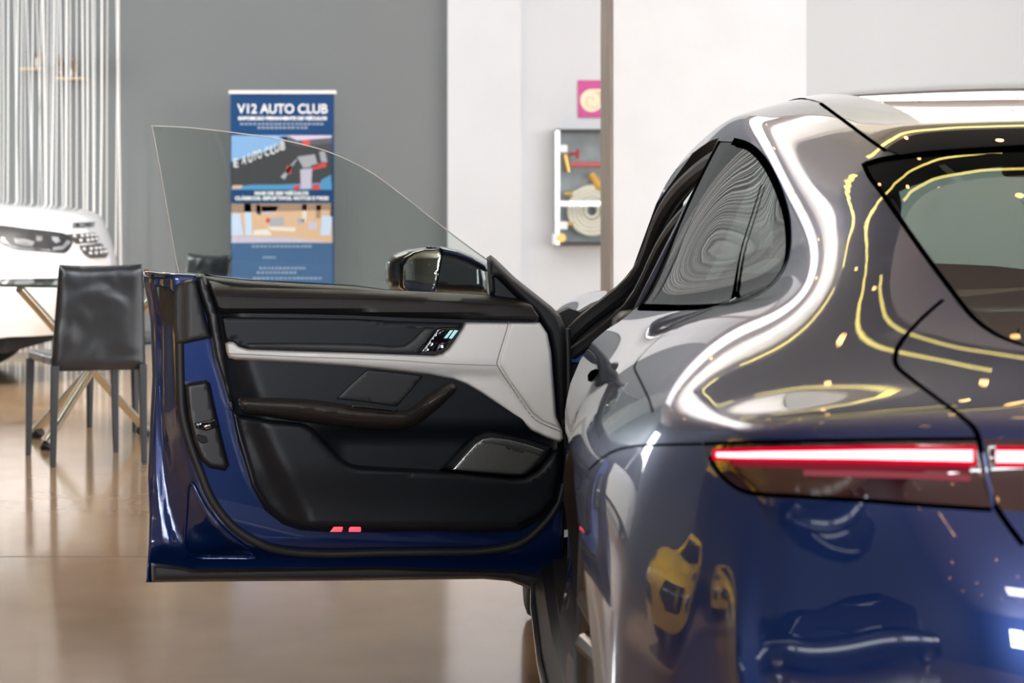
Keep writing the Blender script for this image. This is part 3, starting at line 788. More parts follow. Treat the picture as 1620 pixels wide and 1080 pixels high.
def dtube(name, pts, w, r, m, parent, n=8, sm=6):
    q = smooth_line(pts, sm); ww = w if callable(w) else (lambda a, b: w)
    return MB().tube([tuple(DP(p[0], p[1], ww(p[0], p[1]))) for p in q], r, n).build(name, m, parent, auto=60)

L_EDGE = np.array([(428, 227), (443, 226.5), (475, 233), (511, 238), (594, 241), (678, 237), (757, 233.5), (816, 236), (860, 235), (918, 231)], float)
def ledge(y): return np.interp(y, L_EDGE[:, 0], L_EDGE[:, 1])
def ss(t): t = np.clip(t, 0, 1); return t * t * (3 - 2 * t)
STRIP = [(281, 470), (283, 500), (284, 542), (285, 594), (288, 650), (298, 694), (314, 739), (335, 790), (368, 832), (408, 858), (448, 871), (515, 876), (600, 874), (682, 873), (764, 871), (822, 859), (860, 828), (881, 798), (891, 765)]
SARR = np.array([(p[1], p[0]) for p in STRIP[:12]], float)
def stripx(y): return np.interp(y, SARR[:, 0], SARR[:, 1])
def w_frame(x, y):
    x = np.asarray(x, float); y = np.asarray(y, float)
    sx = stripx(y); le = ledge(y)
    t = (x - le) / np.maximum(sx - le, 20)
    w = .012 + .028 * ss(t * 3.2) + .055 * ss((t - .42) / .5)          # stepped shut face, then flat
    # a hollow channel down the shut face and the corner dish near the bottom
    w = w - .018 * np.exp(-((t - .30) / .10) ** 2) * ss((y - 470) / 60)
    w = w - .03 * ss((y - 858) / 45) * ss((x - 225) / 30)
    return w
outline = [(227, 429), (238, 428), (300, 431), (420, 444), (560, 455), (700, 466), (800, 476), (862, 486), (886, 510), (893, 600), (893, 760), (891, 930), (838, 931), (806, 919), (764, 915), (560, 918), (301, 920), (231, 921)] + [(b_, a) for a, b_ in L_EDGE[::-1][1:-1]]
door = relief('front_door', outline, 'paint', car, w_frame, r=5, w0=0.0, grid=7, auto=80)
# outer skin behind it
def w_out(x, y):
    return -.045 * np.sin(np.clip((np.asarray(y, float) - 425) / 495, 0, 1) * math.pi) ** .7 - .004
relief('outer_skin', outline, 'paint', door, w_out, r=26, w0=0.0, grid=22)
relief('corner_stamping', [(301, 764), (307, 769), (327, 806), (354, 838), (403, 877), (401, 883), (311, 882), (296, 871), (292, 854), (297, 771)], 'paint', door,
       lambda x, y: w_frame(x, y) + .007, r=5, w0=lambda x, y: w_frame(x, y) - .001, grid=6)
CST = [(301, 764), (307, 769), (327, 806), (354, 838), (378, 858), (403, 877), (401, 883), (350, 883), (311, 882), (296, 871), (292, 854), (295, 800), (297, 771), (301, 764)]
dtube('stamping_edge', CST, lambda x, y: float(w_frame(x, y)) + .007, .0032, 'paint', door, sm=3)
relief('shut_face_plate', [(245, 450), (268, 455), (276, 470), (279, 520), (262, 512), (252, 498)], 'black_plastic', door, lambda x, y: w_frame(x, y) + .006, r=3, w0=lambda x, y: w_frame(x, y), grid=6)
relief('belt_moulding', [(226, 428), (232, 427), (285, 433), (312, 433), (310, 442), (285, 445), (240, 442), (228, 438)], 'gloss_black', door, .06, r=4, w0=0.0, grid=5, skirt=.01)
MB().tube([tuple(DP(226, 427.5, .062)), tuple(DP(236, 427, .062))], .003, 6).build('trim_clip', 'chrome', door)
dtube('weatherstrip', STRIP, lambda x, y: w_frame(x, y) + .008, .0105, 'rubber', door, n=12)
relief('seal_cap', [(274, 462), (278, 450), (288, 443), (304, 440), (313, 448), (318, 470), (326, 505), (335, 535), (305, 541), (279, 547), (274, 520)], 'grey_plastic', door,
       lambda x, y: .125 + .02 * ss((x - 285) / 15), r=7, w0=.08, grid=6, skirt=.05)
lc = relief('latch_cover', [(291, 607), (300, 604), (326, 600), (333, 606), (338, 630), (345, 662), (354, 700), (363, 735), (357, 745), (330, 740), (318, 728), (306, 700), (297, 664)], 'black_plastic', door,
       lambda x, y: .135, r=7, w0=.09, grid=6, skirt=.05)
relief('latch', [(307, 669), (343, 661), (346, 675), (326, 682), (310, 677)], 'gloss_black', door, .142, r=2, w0=.134, grid=4)
relief('latch_claw', [(320, 673), (334, 669), (337, 677), (326, 680)], 'chrome', door, .146, r=2, w0=.14, grid=3)
relief('latch_pocket', [(311, 686), (327, 690), (329, 700), (318, 702), (312, 696)], 'gap', door, .137, r=1.5, w0=.134, grid=3)
# lower moulding
relief('bottom_moulding', [(239, 890), (262, 892), (287, 895), (306, 899), (450, 897), (596, 894), (682, 897), (780, 899), (812, 900), (845, 906), (893, 899), (891, 930), (838, 931), (806, 919), (764, 915.5), (560, 918), (301, 920), (240, 921)], 'rubber', door,
       lambda x, y: .112, r=7, w0=.03, grid=8, skirt=.04)
# trim
TL = [(309, 434), (313, 458), (327, 500), (339, 567), (351, 604), (362, 636), (366, 655), (375, 700), (381, 717), (397, 771), (419, 808), (448, 830), (475, 839), (521, 842)]
TB = [(596, 842.5), (682, 841), (764, 843), (821, 840), (861, 819), (882, 795), (891, 742), (890, 701)]
TR = [(889, 681), (880, 659), (877, 622), (872, 557), (866, 526), (855, 509), (852, 497)]
TT = [(820, 472), (773, 467), (714, 463), (612, 459), (560, 453), (387, 443), (342, 438)]
def w_trim(x, y):
    x = np.asarray(x, float); y = np.asarray(y, float)
    lx = np.interp(y, [434, 458, 500, 567, 636, 700, 771, 808, 840], [309, 313, 327, 339, 362, 375, 397, 419, 470])
    w = .118 + .045 * ss((x - lx) / 60)
    # hollow sweeping between arm rest and door pocket
    w = w - .05 * ss((y - 668) / 30) * ss((x - 480) / 60) * ss((790 - y) / 30) * ss((900 - x) / 60)
    return w
trim = relief('door_trim', TL + TB + TR + TT, 'trim_leather', door, w_trim, r=12, w0=.09, grid=8, skirt=.04)
# top roll
def w_roll(x, y):
    x = np.asarray(x, float); y = np.asarray(y, float)
    top = np.interp(x, [309, 342, 387, 560, 612, 714, 773, 820, 853], [433, 437, 442, 451, 458, 462, 466, 470, 480])
    sea = np.interp(x, [309, 339, 560, 631, 770, 850], [462, 467, 472, 473, 480, 487])
    bot = np.interp(x, [309, 348, 560, 631, 853], [494, 496, 500, 504, 509])
    t = np.clip((y - top) / (sea - top), 0, 1)
    w = .075 + .125 * np.sin(t * math.pi / 2) ** .8
    w = w + .012 * np.clip((y - sea) / (bot - sea), 0, 1)
    w = w - .045 * ss((y - (bot - 9)) / 7)
    return w - .03 * ss((345 - x) / 34) * 1.0
roll = relief('top_pad', [(323, 433), (342, 437), (387, 442), (470, 446), (560, 451), (612, 458), (714, 462), (773, 466), (820, 470), (840, 480), (853, 500), (853, 509.5), (737, 507), (631, 504), (560, 500.5), (450, 498), (348, 497), (339, 470), (330, 448)], 'trim_soft', door, w_roll, r=2.5, w0=.09, grid=6, skirt=.02)
M['stitch'] = mat('stitching', (0.05, 0.05, 0.055), rough=0.6)
dtube('seam', [(339, 467), (450, 470), (560, 472), (631, 473), (770, 480), (828, 484)], lambda x, y: float(w_roll(x, y)) + .0005, .0012, 'gap', roll, n=6)
# end cap of the trim
relief('trim_end_cap', [(309, 434), (323, 433), (332, 450), (341, 475), (348, 497), (354, 540), (360, 575), (368, 628), (372, 652), (364, 650), (351, 604), (339, 567), (327, 500), (313, 458)], 'black_plastic', door,
       lambda x, y: .150, r=7, w0=.10, grid=6, skirt=.03)
# inset panel, ledge and handle
relief('inset_panel', [(350, 500), (560, 503), (631, 507), (735, 510), (712, 544), (700, 558), (692, 561), (560, 557), (392, 552), (378, 548), (368, 540), (357, 540)], 'trim_leather', door, .172, r=3, w0=.14, grid=9, skirt=.02)
lv = relief('inner_door_handle', [(392, 542), (480, 541.5), (560, 543), (592, 544), (620, 547), (640, 545), (654, 535), (664, 524), (672, 517), (691, 518), (676, 541), (660, 558), (640, 559), (560, 556.5), (480, 553.5), (395, 551), (384, 546)], 'grey_plastic', door,
       lambda x, y: .190, r=5, w0=.168, grid=5, skirt=.01)
M['scoop'] = mat('handle_scoop_black', (0.006, 0.006, 0.007), rough=0.35)
relief('handle_scoop', [(588, 543), (596, 533), (606, 524), (620, 517), (640, 515.5), (671, 516.5), (662, 524), (653, 534), (639, 543.5), (620, 545)], 'scoop', door,
       lambda x, y: .150, r=8, w0=.173, grid=4)
dtube('chrome_pin', [(643, 517.2), (668, 517.6)], .178, .0013, 'chrome', lv, n=6)
sw = relief('switch_panel', [(692, 518), (700, 517), (730, 517.5), (728, 523), (719, 537), (707, 554), (699, 560), (662, 559.5)], 'gloss_black', door, .186, r=2.5, w0=.168, grid=5, skirt=.01)
for bx in ([(698, 521), (710, 521), (703, 530), (692, 530)], [(713, 521), (727, 521), (718, 537), (701, 537)], [(683, 541), (693, 541), (688, 549), (677, 549)], [(676, 550), (687, 550), (684, 557), (669, 557)], [(697, 541), (714, 541), (704, 555), (690, 556)]):
    relief('switch_button', bx, 'gloss_black', sw, .1885, r=1.2, w0=.185, grid=4)
M['icon'] = mat('lit_icon', (0.9, 0.9, 0.9), emit=(0.85, 0.95, 1.0), estr=0.9)
for ix, iy, rr2 in ((684, 544, .0016), (677, 553, .0016), (699.5, 548, .0026)):
    c = DP(ix, iy, .1895)
    MB().box(c[0] - rr2, c[0] + rr2, c[1] - .0006, c[1] + .0006, c[2] - rr2 * 1.2, c[2] + rr2 * 1.2).build('icon', 'icon', sw, smooth=False)
M['seat_display'] = mat('lit_seat_display', (0.1, 0.2, 0.22), rough=0.1, emit=(0.45, 0.85, 0.9), estr=0.8)
for bx in ([(712, 522.5), (717, 522), (708, 534), (702, 535)], [(719, 522), (725, 522.5), (715, 535.5), (710, 535)]):
    relief('display_segment', bx, 'seat_display', sw, .190, r=.8, w0=.1885, grid=4)
# white leather
WB = [(886, 700), (864, 692), (840, 680), (823, 664), (799, 647), (762, 622), (738, 608), (717, 600), (681, 593), (640, 588), (560, 580), (470, 574), (372, 569)]
WT = [(362, 566), (358, 556), (356, 543), (363, 540), (370, 541), (378, 548), (392, 552), (470, 555), (560, 557.5), (631, 560), (687, 562), (699, 559), (709, 551), (720, 536), (731, 518), (735, 509)]
WR = [(854, 510), (866, 528), (872, 557), (877, 622), (880, 659), (890, 681), (891, 694)]
def w_white(x, y):
    x = np.asarray(x, float); y = np.asarray(y, float)
    crease = np.interp(x, [356, 470, 640, 700, 750, 787, 800, 840, 890], [556, 562, 571, 575, 577, 579, 590, 640, 690])
    w = .205 - .018 * ss((x - 740) / 130)
    w = w - .028 * ss((y - crease) / 22) * ss((880 - x) / 60)
    w = w + .004 * ss((crease - y) / 10)
    return w
wl = relief('white_panel', WT + WR + WB, 'white_leather', door, w_white, r=5, w0=.15, grid=6, skirt=.02)
M['seam_grey'] = mat('seam_line_grey', (0.25, 0.24, 0.23), rough=0.7)  # plain grey for the seam lines of the white leather
dtube('seam', [(805, 509), (798, 533), (788, 566), (788, 580), (812, 616), (839, 655), (856, 669), (888, 683)], lambda x, y: float(w_white(x, y)) + .0002, .0013, 'seam_grey', wl, n=6, sm=4)
dtube('seam', [(362, 559), (470, 564), (560, 567), (640, 570.5), (700, 575), (787, 578)], lambda x, y: float(w_white(x, y)) + .0001, .0009, 'seam_grey', wl, n=6)
relief('white_panel', [(808, 511.5), (853, 512), (864, 529), (870, 558), (875, 622), (878, 659), (886, 678), (858, 666), (841, 653), (814, 614), (791, 579), (791, 567), (801, 533)], 'white_leather', wl, lambda x, y: w_white(x, y) + .007, r=4, w0=lambda x, y: w_white(x, y) - .002, grid=7)
# middle speaker
def grille_mat(name, col, scale, metal, rough, dark=0.004):
    m = bpy.data.materials.new(name); m.use_nodes = True; nt = m.node_tree; b = nt.nodes['Principled BSDF']; L = nt.links
    tc = nt.nodes.new('ShaderNodeTexCoord'); sp = nt.nodes.new('ShaderNodeSeparateXYZ'); L.new(tc.outputs['Object'], sp.inputs[0])
    def sn(o, k):
        a = nt.nodes.new('ShaderNodeMath'); a.operation = 'MULTIPLY'; a.inputs[1].default_value = k; L.new(o, a.inputs[0])
        s_ = nt.nodes.new('ShaderNodeMath'); s_.operation = 'SINE'; L.new(a.outputs[0], s_.inputs[0]); return s_
    p1 = nt.nodes.new('ShaderNodeMath'); p1.operation = 'ADD'; L.new(sp.outputs[0], p1.inputs[0]); L.new(sp.outputs[2], p1.inputs[1])
    p2 = nt.nodes.new('ShaderNodeMath'); p2.operation = 'SUBTRACT'; L.new(sp.outputs[0], p2.inputs[0]); L.new(sp.outputs[2], p2.inputs[1])
    a = sn(p1.outputs[0], scale); c = sn(p2.outputs[0], scale)
    mu = nt.nodes.new('ShaderNodeMath'); mu.operation = 'MULTIPLY'; L.new(a.outputs[0], mu.inputs[0]); L.new(c.outputs[0], mu.inputs[1])
    g = nt.nodes.new('ShaderNodeMath'); g.operation = 'GREATER_THAN'; g.inputs[1].default_value = 0.25; L.new(mu.outputs[0], g.inputs[0])
    mx = nt.nodes.new('ShaderNodeMix'); mx.data_type = 'RGBA'; mx.inputs[6].default_value = (*col, 1); mx.inputs[7].default_value = (dark, dark, dark, 1)
    L.new(g.outputs[0], mx.inputs[0]); L.new(mx.outputs[2], b.inputs['Base Color'])
    iv = nt.nodes.new('ShaderNodeMath'); iv.operation = 'MULTIPLY_ADD'; iv.inputs[1].default_value = -metal; iv.inputs[2].default_value = metal
    L.new(g.outputs[0], iv.inputs[0]); L.new(iv.outputs[0], b.inputs['Metallic'])
    b.inputs['Roughness'].default_value = rough
    return m
M['grille_metal'] = grille_mat('perforated_metal', (0.75, 0.74, 0.72), 900, 1.0, 0.3)
M['grille_black'] = grille_mat('perforated_black', (0.010, 0.010, 0.012), 1000, 0.0, 0.5)
relief('speaker_insert', [(581, 584), (625, 588), (670, 594), (650, 618), (628, 643), (580, 636), (531, 631), (556, 606)], 'grille_black', door, lambda x, y: w_trim(x, y) + .006, r=2, w0=lambda x, y: w_trim(x, y) - .002, grid=7)
# arm rest with grab handle
ARM = [(376, 628), (400, 628), (470, 630), (530, 636), (570, 643), (628, 648), (645, 647), (662, 636), (676, 624), (692, 614), (705, 607), (716, 605), (722, 611), (720, 620), (702, 638), (680, 658), (664, 669), (645, 678), (610, 680), (560, 677), (470, 667), (414, 658), (384, 652)]
def w_arm(x, y):
    x = np.asarray(x, float); y = np.asarray(y, float)
    mid = np.interp(x, [376, 470, 560, 640, 676, 722], [638, 643, 655, 660, 640, 612])
    return .222 + .014 * np.exp(-((y - mid) / 9.0) ** 2) - .02 * ss((y - mid - 8) / 14)
M['arm_leather'] = mat('armrest_leather', (0.026, 0.021, 0.019), rough=0.42, bump=(700, 0.2, 0.0005))
arm = relief('armrest', ARM, 'arm_leather', door, w_arm, r=9, w0=.15, grid=5, smooth=3, skirt=.02)
dtube('seam', [(380, 641), (414, 647), (470, 653), (560, 664), (620, 666), (650, 661), (680, 640), (708, 618)], lambda x, y: float(w_arm(x, y)) + .001, .001, 'gap', arm, n=6)
relief('grab_recess', [(545, 640), (575, 641), (605, 645), (629, 648), (628, 651), (600, 649), (560, 645)], 'gloss_black', arm, .232, r=1.2, w0=.222, grid=4)
# pocket front
PK = [(370, 654), (435, 663), (475, 667), (486, 670), (496, 677), (515, 698), (540, 724), (552, 732), (569, 736), (682, 742), (715, 745), (812, 755), (830, 753), (850, 741), (873, 713), (886, 706), (889, 742), (880, 792), (859, 815), (820, 836), (764, 839), (682, 837), (596, 838), (521, 838), (475, 835), (450, 826), (423, 804), (401, 768), (385, 714), (378, 690)]
def w_pk(x, y):
    x = np.asarray(x, float); y = np.asarray(y, float)
    w = .175 + .03 * ss((x - np.interp(y, [650, 717, 771, 840], [372, 400, 425, 460])) / 45) - .012 * ss((y - 730) / 80)
    return w
relief('door_pocket', PK, 'trim_leather', door, w_pk, r=9, w0=.13, grid=8, skirt=.02)
# bass speaker
sb = relief('speaker_surround', [(694, 743), (715, 719), (737, 697), (750, 687), (765, 681), (780, 680), (830, 692), (866, 702), (877, 707), (862, 732), (846, 745), (828, 754), (810, 755), (760, 750)], 'trim_leather', door, .180, r=6, w0=.12, grid=6, skirt=.01)
sg = relief('speaker_grille', [(713, 744), (732, 722), (751, 701), (763, 694), (778, 692), (804, 695), (835, 703), (863, 712), (855, 727), (845, 739), (835, 748), (825, 752), (804, 751), (760, 748)], 'grille_metal', door, .188, r=3, w0=.178, grid=6)
relief('speaker_plate', [(757, 699), (764, 694.5), (778, 692.5), (804, 695.5), (835, 703.5), (862, 712.5), (857, 722), (840, 716), (800, 706), (775, 701)], 'steel', sg, .1895, r=1.5, w0=.187, grid=6)
# red lamp in the lower edge
rl = relief('door_warning_light', [(520, 842.5), (528, 830), (573, 830), (574, 842.5)], 'lens', door, .192, r=1.5, w0=.12, grid=5, skirt=.02)
M['warning'] = mat('lit_warning_red', (0.6, 0.0, 0.02), emit=(1.0, 0.07, 0.10), estr=1.7)
for bx in ([(522, 841), (528, 833), (543, 833), (541, 841)], [(553, 833), (571, 833), (571, 841), (551, 841)]):
    relief('lamp_cell', bx, 'warning', rl, .194, r=1, w0=.191, grid=4)
# window glass with its ground edge
GL = [(240, 199), (300, 202), (363, 209), (430, 218), (500, 234), (545, 251), (590, 275), (640, 312), (690, 351), (740, 389), (774, 413), (780, 475), (560, 470), (400, 462), (290, 452), (276, 400), (252, 262)]
def w_glass(x, y): return .045 + .11 * np.clip((450 - np.asarray(y, float)) / 250, 0, 1) ** 1.2
relief('door_window', GL, 'door_glass', door, w_glass, r=.5, w0=w_glass, grid=16)
M['glass_edge'] = mat('ground_glass_edge', (0.42, 0.40, 0.37), rough=0.3, spec=0.8)
dtube('window_edge', [(284, 440), (276, 400), (252, 262), (240, 199)], lambda x, y: float(w_glass(x, y)), .0017, 'glass_edge', door, n=6, sm=3)
dtube('window_edge', [(240, 199), (300, 202), (363, 209), (430, 218), (500, 234), (545, 251), (590, 275), (640, 312), (690, 351), (740, 389), (774, 413)], lambda x, y: float(w_glass(x, y)), .0017, 'glass_edge', door, n=6, sm=5)
# corner seal and sail
relief('sail_panel', [(776, 412), (782, 432), (812, 462), (850, 498), (853, 508), (820, 475), (780, 470)], 'black_plastic', door, .11, r=3, w0=.05, grid=6, skirt=.02)
relief('corner_seal', [(770, 407), (776, 403), (784, 409), (815, 439), (853, 469), (872, 484), (886, 498), (894, 516), (898, 545), (898, 700), (892, 850), (884, 850), (889, 760), (889, 700), (881, 660), (878, 620), (873, 560), (867, 528), (856, 510), (846, 497), (812, 465), (791, 443), (784, 440), (786, 466), (774, 467), (771, 430)], 'rubber', door,
       lambda x, y: .145, r=9, w0=.06, grid=6, skirt=.04)
dtube('seal_tube', [(897, 520), (899, 600), (898, 700), (894, 800)], .10, .009, 'rubber', door)
# side mirror, standing off the outer skin
def MP(px, py, w):
    """plane through the mirror, facing back and a little left"""
    n = Vector((-.16, -.98, .055)).normalized(); c = Vector(UP(690, 430, 6.62))
    px = np.asarray(px, float); py = np.asarray(py, float)
    rx = (px - VX) / F; rz = (VY - py) / F
    k = n.dot(c - Vector((0, 0, EYE)))
    t = (k + w) / (n.x * rx + n.y + n.z * rz)
    return np.stack([t * rx, t, EYE + t * rz], -1)
def carbon_mat():
    m = mat('carbon_weave', (0.008, 0.008, 0.009), rough=0.35, coat=.5, spec=.3)
    nt = m.node_tree; b = nt.nodes['Principled BSDF']; L = nt.links
    tc = nt.nodes.new('ShaderNodeTexCoord'); wv = nt.nodes.new('ShaderNodeTexWave'); wv.bands_direction = 'DIAGONAL'
    wv.inputs['Scale'].default_value = 110; L.new(tc.outputs['Object'], wv.inputs['Vector'])
    mx = nt.nodes.new('ShaderNodeMix'); mx.data_type = 'RGBA'; mx.inputs[6].default_value = (0.006, 0.006, 0.007, 1); mx.inputs[7].default_value = (0.022, 0.023, 0.026, 1)
    L.new(wv.outputs[1], mx.inputs[0]); L.new(mx.outputs[2], b.inputs['Base Color']); return m
M['carbon'] = carbon_mat()
MO = [(609, 424), (611, 411), (622, 401), (643, 393), (674, 389), (699, 390), (723, 395), (748, 405), (770, 417), (774, 440), (774, 468), (686, 464), (640, 462), (616, 458), (610, 445)]
mir = relief('side_mirror', MO, 'carbon', door, .03, r=14, w0=-.06, grid=6, P=MP, smooth=0)
relief('mirror_shell', MO, 'paint', door, lambda x, y: -.16 + 0 * x, r=45, w0=-.06, grid=8, P=MP)
relief('mirror_shell', [(673, 389.5), (699, 390.5), (723, 395.5), (748, 405.5), (771, 418), (772, 430), (745, 415), (715, 405), (698, 404), (697, 396)], 'paint', door, .036, r=5, w0=-.02, grid=5, P=MP)
relief('mirror_bezel', [(628, 440), (629, 418), (638, 406), (655, 397), (672, 393), (697, 392.5), (702, 404), (696, 440), (689, 463), (640, 461), (630, 455)], 'gloss_black', door, .038, r=3, w0=.0, grid=5, P=MP)
M['mirror'] = mat('mirror_silver', (0.80, 0.82, 0.74), rough=0.0, metal=1.0)
relief('mirror_glass', [(637, 444), (638, 420), (646, 408), (656, 402), (672, 397), (695, 395.5), (698, 405), (692, 443), (686, 462), (645, 460), (638, 455)], 'mirror', door, lambda x, y: .0425 - .0024 * (((x - 668) / 32) ** 2 + ((y - 430) / 34) ** 2), r=.8, w0=.034, grid=5, P=MP)
sgx = Matrix.Translation(DP(800, 709, .1925)) @ Matrix.Rotation(TH - R(90), 4, 'Z') @ Matrix.Rotation(R(90), 4, 'X') @ Matrix.Rotation(R(-14), 4, 'Z')
SPEAKER_TEXT = sgx

# ------------------------------------------------------------------ generic spline body for the other cars
class Surf:
    def __init__(s, net, M4, cx=0.0):
        s.C0 = np.array(net, float); s.C = s.C0.copy(); s.M = np.array(M4); s.nu, s.nv = s.C.shape[:2]
        a, b_ = np.meshgrid(np.arange(s.nu), np.arange(s.nv), indexing='ij')
        for _ in range(2): s.C += .9 * (s.C0 - s.loc(a, b_))
        s.gu, s.gv = np.meshgrid(np.linspace(0, s.nu - 1, 200), np.linspace(0, s.nv - 1, 120), indexing='ij')
        s.D = s.world(s.gu, s.gv); s.DP = proj(s.D)
    def loc(s, u, v, du=0, dv=0):
        C = np.concatenate([2 * s.C[:1] - s.C[1:2], s.C, 2 * s.C[-1:] - s.C[-2:-1]], 0)
        m = C[:, 1:2].copy(); m[..., 1] *= -1
        C = np.concatenate([m, C, 2 * C[:, -1:] - C[:, -2:-1]], 1)
        u = np.clip(np.asarray(u, float), 0, s.nu - 1); v = np.clip(np.asarray(v, float), 0, s.nv - 1)
        iu = np.minimum(u.astype(int), s.nu - 2); iv = np.minimum(v.astype(int), s.nv - 2)
        bu = (dbas if du else bas)(u - iu); bv = (dbas if dv else bas)(v - iv); r = 0
        for a in range(4):
            for b_ in range(4): r = r + (bu[..., a] * bv[..., b_])[..., None] * C[iu + a, iv + b_]
        return r
    def world(s, u, v, sd=1):
        p = s.loc(u, v); p = p * np.array([1, sd, 1])
        return p @ s.M[:3, :3].T + s.M[:3, 3]
    def inv(s, px, py):
        d = (s.DP[..., 0] - px) ** 2 + (s.DP[..., 1] - py) ** 2 + 3 * s.D[..., 1]
        k = np.unravel_index(np.argmin(d), d.shape); u, v = s.gu[k], s.gv[k]
        for _ in range(8):
            q = proj(s.world(u, v)); h = 1e-4; e = np.array([px, py]) - q
            J = np.stack([(proj(s.world(u + h, v)) - q) / h, (proj(s.world(u, v + h)) - q) / h], -1)
            st = np.clip(np.linalg.lstsq(J, e, rcond=1e-2)[0], -.2, .2)
            u = float(np.clip(u + st[0], 0, s.nu - 1)); v = float(np.clip(v + st[1], 0, s.nv - 1))
        return u, v
    def mesh(s, name, m, parent, n=(90, 40)):
        a, b_ = np.meshgrid(np.linspace(0, s.nu - 1, n[0]), np.linspace(0, s.nv - 1, n[1]), indexing='ij')
        mb = MB()
        for sd in (1, -1):
            P = s.world(a, b_, sd).reshape(-1, 3)
            mb.add([tuple(p) for p in P], [(i * n[1] + j, (i + 1) * n[1] + j, (i + 1) * n[1] + j + 1, i * n[1] + j + 1) for i in range(n[0] - 1) for j in range(n[1] - 1)])
        o = mb.build(name, m, parent, auto=70)
        bm = bmesh.new(); bm.from_mesh(o.data); bmesh.ops.remove_doubles(bm, verts=bm.verts, dist=1e-4); bmesh.ops.recalc_face_normals(bm, faces=bm.faces); bm.to_mesh(o.data); bm.free()
        return o
    def patch(s, name, pix, m, parent, off=.006, n=3, uv=None, sides=(1,)):
        uv = np.array(uv if uv is not None else [s.inv(*p) for p in (smooth_line(pix, n, True) if n > 1 else pix)], float)
        lo, hi = uv.min(0), uv.max(0); k = 14
        gx, gy = np.meshgrid(np.linspace(lo[0], hi[0], k), np.linspace(lo[1], hi[1], k), indexing='ij')
        g = np.stack([gx.ravel(), gy.ravel()], -1); g = g[in_poly(g, uv) & (seg_dist(g, uv) > (hi - lo).min() * .04)]
        V, T = cdt(g, [(uv, True)]); T = T[in_poly(V[T].mean(1), uv)]
        nn = np.cross(s.loc(V[:, 0], V[:, 1], 1, 0), s.loc(V[:, 0], V[:, 1], 0, 1)); nn /= np.linalg.norm(nn, axis=-1, keepdims=True) + 1e-9
        P = s.loc(V[:, 0], V[:, 1]); cen_ = np.array([0, 0, .6]); sg = np.sign(((P - cen_) * nn).sum(-1).mean()); P = P + nn * sg * off
        mb = MB()
        for sd in sides:
            Q = (P * np.array([1, sd, 1])) @ s.M[:3, :3].T + s.M[:3, 3]
            mb.add([tuple(p) for p in Q], [tuple(t) for t in T])
        return mb.build(name, m, parent, auto=70)
def text_obj(name, s, size, mtx, m, parent, bold=0.0, ext=0.001, align='LEFT', width=None):
    c = bpy.data.curves.new(name, 'FONT'); c.body = s; c.size = size; c.extrude = ext; c.offset = bold; c.align_x = align
    o = bpy.data.objects.new(name, c); COL.objects.link(o)
    dg = bpy.context.evaluated_depsgraph_get(); me = bpy.data.meshes.new_from_object(o.evaluated_get(dg))
    bpy.data.objects.remove(o); bpy.data.curves.remove(c)
    if width:
        xs = [v.co.x for v in me.vertices]; k = width / max(1e-6, max(xs) - min(xs))
        for v in me.vertices: v.co.x *= k
    me.transform(mtx); me.materials.clear(); me.materials.append(M[m] if isinstance(m, str) else m)
    return link(bpy.data.objects.new(name, me), parent)

text_obj('lettering', 'Burmester', .010, SPEAKER_TEXT, 'gap', sg, bold=.0002, ext=.0002, width=.045)
# ------------------------------------------------------------------ white off-roader, nose to the right
M['white_car'] = mat('white_car_paint', (0.88, 0.90, 0.92), rough=0.3, coat=1.0)
M['lens_clear'] = mat('clear_lamp_lens', (0.12, 0.125, 0.13), rough=0.06, coat=1.0)
M['drl'] = mat('lamp_guide_grey', (0.22, 0.23, 0.25), rough=0.15, coat=1.0)
M['grille_bronze'] = mat('grille_bronze', (0.10, 0.085, 0.075), rough=0.35, metal=0.6)
SA = R(-3)
SUVM = Matrix.Translation((-4.64, 16.75, 0)) @ Matrix.Rotation(SA, 4, 'Z')
def srow(f, *sz): return [(f, a, b_) for a, b_ in sz]
SN_ = [
 [(2.32, 0, .30), (2.30, -.4, .30), (2.22, -.7, .30), (2.12, -.85, .30), (2.02, -.92, .30), (1.9, -.95, .28)],
 [(2.47, 0, .55), (2.45, -.4, .55), (2.36, -.72, .55), (2.22, -.88, .55), (2.06, -.96, .50), (1.9, -.98, .28)],
 [(2.46, 0, .78), (2.44, -.4, .78), (2.34, -.72, .77), (2.2, -.88, .75), (2.04, -.96, .62), (1.87, -.985, .28)],
 [(2.38, 0, .99), (2.36, -.4, .99), (2.27, -.70, .97), (2.13, -.86, .91), (1.98, -.96, .70), (1.82, -.985, .28)],
 [(2.24, 0, 1.07), (2.22, -.4, 1.07), (2.12, -.68, 1.055), (1.98, -.86, .97), (1.85, -.965, .72), (1.72, -.985, .28)],
 srow(1.6, (0, 1.13), (-.42, 1.13), (-.70, 1.115), (-.88, 1.01), (-.975, .74), (-.985, .28)),
 srow(.95, (0, 1.17), (-.45, 1.17), (-.74, 1.15), (-.91, 1.05), (-.985, .75), (-.985, .28)),
 srow(.7, (0, 1.20), (-.45, 1.20), (-.75, 1.17), (-.92, 1.06), (-.985, .75), (-.985, .28)),
 srow(.0, (0, 1.20), (-.45, 1.20), (-.76, 1.17), (-.93, 1.07), (-.985, .75), (-.985, .28)),
 srow(-1.6, (0, 1.2), (-.45, 1.2), (-.76, 1.18), (-.93, 1.08), (-.985, .75), (-.985, .28)),
 srow(-2.35, (0, 1.2), (-.45, 1.2), (-.74, 1.18), (-.9, 1.08), (-.95, .75), (-.95, .28)),
 [(-2.42, 0, .3), (-2.42, -.4, .3), (-2.42, -.7, .3), (-2.42, -.85, .3), (-2.42, -.9, .3), (-2.42, -.93, .28)],
]
suv = thing('off_roader', 'white off-roader with its nose behind the glass table and string curtain', 'car', tuple(SUVM.translation), 0)
SS = Surf(SN_, SUVM)
